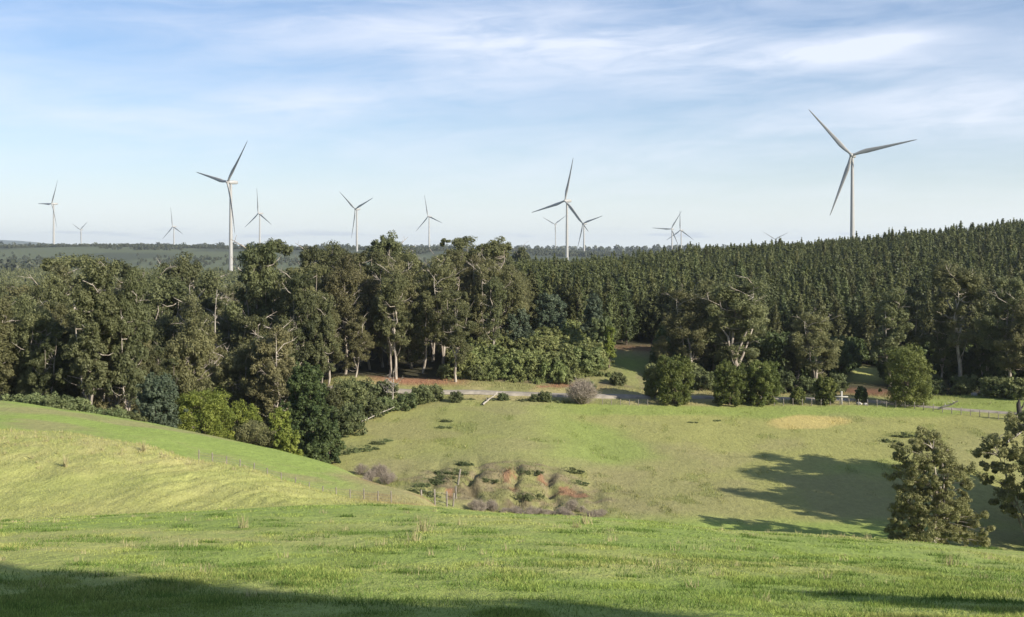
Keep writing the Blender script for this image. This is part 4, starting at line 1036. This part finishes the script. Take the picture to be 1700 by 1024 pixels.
# rough grass on the far paddock
n = 90000
Y = rng.uniform(120, 204, n); px = rng.uniform(520, 1850, n); X = (px-CX)/F*Y
f = fbm(X, Y*0.55, 3.0, 3, 63); g_ = np.exp(-((px-860)/170)**2-((Y-133)/9)**2); vg = sst(190, 191.5, Y)
h = (.08+.30*sst(.62, .74, f)+.22*g_+.40*vg)*rng.uniform(.4, 1.3, n)
keep = (rng.random(n) < .35+.65*np.clip(g_+vg+sst(.6, .7, f), 0, 1)) & ~((Y > 193) & (Y < 199))
blades(px[keep], Y[keep], h[keep], (.07*rng.uniform(.6, 1.4, n))[keep], rng, 'paddock_grass', 'rough tussocky grass and rushes on the far paddock', dry=.08)

# ------------------------------------------------------------------ sun, sky, haze, camera
w = bpy.data.worlds.new('World'); scene.world = w; w.use_nodes = True
nt = w.node_tree; L = nt.links.new; bg = nt.nodes['Background']
to_sun = np.array([-LDIR[0], -LDIR[1]])
az = math.atan2(to_sun[0], to_sun[1])
sky = N(nt, 'ShaderNodeTexSky', sky_type='NISHITA'); sky.sun_disc = False; sky.sun_elevation = SUN_EL; sky.sun_rotation = az
sky.air_density = 1.0; sky.dust_density = .6; sky.ozone_density = 4.0; sky.altitude = 200
bg.inputs['Strength'].default_value = 0.087
tc = N(nt, 'ShaderNodeTexCoord'); sep = N(nt, 'ShaderNodeSeparateXYZ'); L(tc.outputs['Generated'], sep.inputs[0])
def mth(op, a, b=None, c=None):
    n_ = N(nt, 'ShaderNodeMath', operation=op)
    for i, v in enumerate((a, b, c)):
        if v is None: continue
        if isinstance(v, (int, float)): n_.inputs[i].default_value = v
        else: L(v, n_.inputs[i])
    return n_.outputs[0]
azn = mth('ARCTAN2', sep.outputs[0], sep.outputs[1])            # bearing from north (+Y)
el = mth('ARCSINE', sep.outputs[2])
comb = N(nt, 'ShaderNodeCombineXYZ')
L(mth('MULTIPLY', azn, 2.4), comb.inputs[0]); L(mth('MULTIPLY', mth('ADD', el, mth('MULTIPLY', azn, -.05)), 13.0), comb.inputs[1])
nz = N(nt, 'ShaderNodeTexNoise'); nz.inputs['Scale'].default_value = 1.6; nz.inputs['Detail'].default_value = 7; nz.inputs['Roughness'].default_value = .52; nz.inputs['Distortion'].default_value = .6
L(comb.outputs[0], nz.inputs[0])
nzf = N(nt, 'ShaderNodeTexNoise'); nzf.inputs['Scale'].default_value = 5.0; nzf.inputs['Detail'].default_value = 8; nzf.inputs['Roughness'].default_value = .6; nzf.inputs['Distortion'].default_value = .9
L(comb.outputs[0], nzf.inputs[0])
def blob(px, py, wx, wy, amp, slope=0.0):
    a0 = math.atan2(px-CX, F); e0 = math.atan2(HZ-py, F)
    dx = mth('DIVIDE', mth('SUBTRACT', azn, a0), wx/F)
    dy = mth('DIVIDE', mth('SUBTRACT', mth('SUBTRACT', el, e0), mth('MULTIPLY', mth('SUBTRACT', azn, a0), slope)), wy/F)
    q = mth('ADD', mth('MULTIPLY', dx, dx), mth('MULTIPLY', dy, dy))
    return mth('MULTIPLY', mth('POWER', 2.718, mth('MULTIPLY', q, -1.0)), amp)
blobs = [blob(900, 60, 450, 50, .62, -.04), blob(1120, 110, 380, 36, .5, .0), blob(1440, 92, 95, 13, .55, .10), blob(1380, 100, 60, 10, .3, -.05), blob(600, 165, 260, 22, .35, .08), blob(1680, 200, 200, 50, .45, 0),
         blob(250, 205, 420, 60, .22, 0), blob(1250, 230, 400, 55, .38, .1), blob(200, 60, 300, 30, .15, .0), blob(1600, 5, 240, 14, .4, 0)]
tot = blobs[0]
for b_ in blobs[1:]: tot = mth('ADD', tot, b_)
nn = mth('ADD', mth('MULTIPLY', nz.outputs[0], .75), mth('MULTIPLY', nzf.outputs[0], .35))
mr = N(nt, 'ShaderNodeMapRange'); mr.interpolation_type = 'SMOOTHSTEP'; L(nn, mr.inputs[0]); mr.inputs[1].default_value = .32; mr.inputs[2].default_value = .78
cloud = mth('ADD', mth('MULTIPLY', tot, mth('ADD', mr.outputs[0], .25)), mth('MULTIPLY', mr.outputs[0], .30))
low_ = mth('POWER', 2.718, mth('MULTIPLY', mth('ABSOLUTE', el), -1.0/0.056))      # thin veil thickening towards the horizon
cloud = mth('ADD', cloud, mth('MULTIPLY', low_, .25))
cl = mth('MINIMUM', cloud, .9)
mix = N(nt, 'ShaderNodeMix', data_type='RGBA'); L(cl, mix.inputs[0]); tn = N(nt, 'ShaderNodeMix', data_type='RGBA', blend_type='MULTIPLY'); tn.inputs[0].default_value = 1; L(sky.outputs[0], tn.inputs[6]); tn.inputs[7].default_value = (.93, .94, 1.0, 1); L(tn.outputs[2], mix.inputs[6]); mix.inputs[7].default_value = (6.3, 6.75, 7.8, 1)
# low grey cloud bars on the horizon
bar = N(nt, 'ShaderNodeCombineXYZ'); L(mth('MULTIPLY', azn, 14), bar.inputs[0]); L(mth('MULTIPLY', el, 130), bar.inputs[1])
nb = N(nt, 'ShaderNodeTexNoise'); nb.inputs['Scale'].default_value = 1.0; nb.inputs['Detail'].default_value = 4; L(bar.outputs[0], nb.inputs[0])
mb_ = N(nt, 'ShaderNodeMapRange'); mb_.interpolation_type = 'SMOOTHSTEP'; L(nb.outputs[0], mb_.inputs[0]); mb_.inputs[1].default_value = .52; mb_.inputs[2].default_value = .66
band = mth('MULTIPLY', mth('POWER', 2.718, mth('MULTIPLY', mth('POWER', mth('DIVIDE', mth('SUBTRACT', el, .0115), .0065), 2.0), -1.0)), mth('MULTIPLY', mb_.outputs[0], .45))
mix2 = N(nt, 'ShaderNodeMix', data_type='RGBA'); L(band, mix2.inputs[0]); veil = N(nt, 'ShaderNodeMix', data_type='RGBA'); L(mth('MINIMUM', mth('MULTIPLY', low_, .95), .95), veil.inputs[0]); L(mix.outputs[2], veil.inputs[6]); veil.inputs[7].default_value = (7.3, 7.65, 7.2, 1); L(veil.outputs[2], mix2.inputs[6]); mix2.inputs[7].default_value = (3.6, 4.1, 5.0, 1)
L(mix2.outputs[2], bg.inputs[0])

sd = bpy.data.lights.new('sun', 'SUN'); sd.energy = 5.0; sd.angle = math.radians(.5); sd.color = (1, .92, .80)
so = bpy.data.objects.new('sun', sd); COL.objects.link(so)
from mathutils import Vector
so.rotation_euler = Vector((LDIR[0]*math.cos(SUN_EL), LDIR[1]*math.cos(SUN_EL), -math.sin(SUN_EL))).to_track_quat('-Z', 'Y').to_euler()
so.location = (60, -60, 80)

m = bpy.data.materials.new('haze'); m.use_nodes = True; nt = m.node_tree; nt.nodes.clear()
pvn = nt.nodes.new('ShaderNodeVolumePrincipled'); out = nt.nodes.new('ShaderNodeOutputMaterial'); nt.links.new(pvn.outputs[0], out.inputs['Volume'])
pvn.inputs['Color'].default_value = (.80, .88, 1.0, 1); pvn.inputs['Density'].default_value = .00006; pvn.inputs['Anisotropy'].default_value = .2
mb = MB(); zmin, zmax = float(ZZ.min())-1, 190.0
box(mb, (0, 4750, (zmin+zmax)/2), (30600, 22000, zmax-zmin))
hz_ = obj('haze', mb.mesh('haze', m)); tag(hz_, 'thin pale blue air haze over the whole valley', 'haze', kind='stuff')

cam = bpy.data.cameras.new('camera'); co = bpy.data.objects.new('camera', cam); COL.objects.link(co)
co.rotation_euler = (math.radians(90), 0, 0); cam.sensor_width = 36; cam.lens = F/1700*36; cam.shift_y = -(512-HZ)/1700; cam.clip_start = .1; cam.clip_end = 40000
scene.camera = co
scene.render.engine = 'CYCLES'
scene.render.resolution_x, scene.render.resolution_y = 1024, 617
scene.view_settings.view_transform = 'Standard'; scene.view_settings.look = 'None'; scene.view_settings.gamma = 1; scene.view_settings.exposure = .72
scene.cycles.volume_bounces = 1
print('ground z range', ZZ.min(), ZZ.max(), 'objects', len(bpy.data.objects))
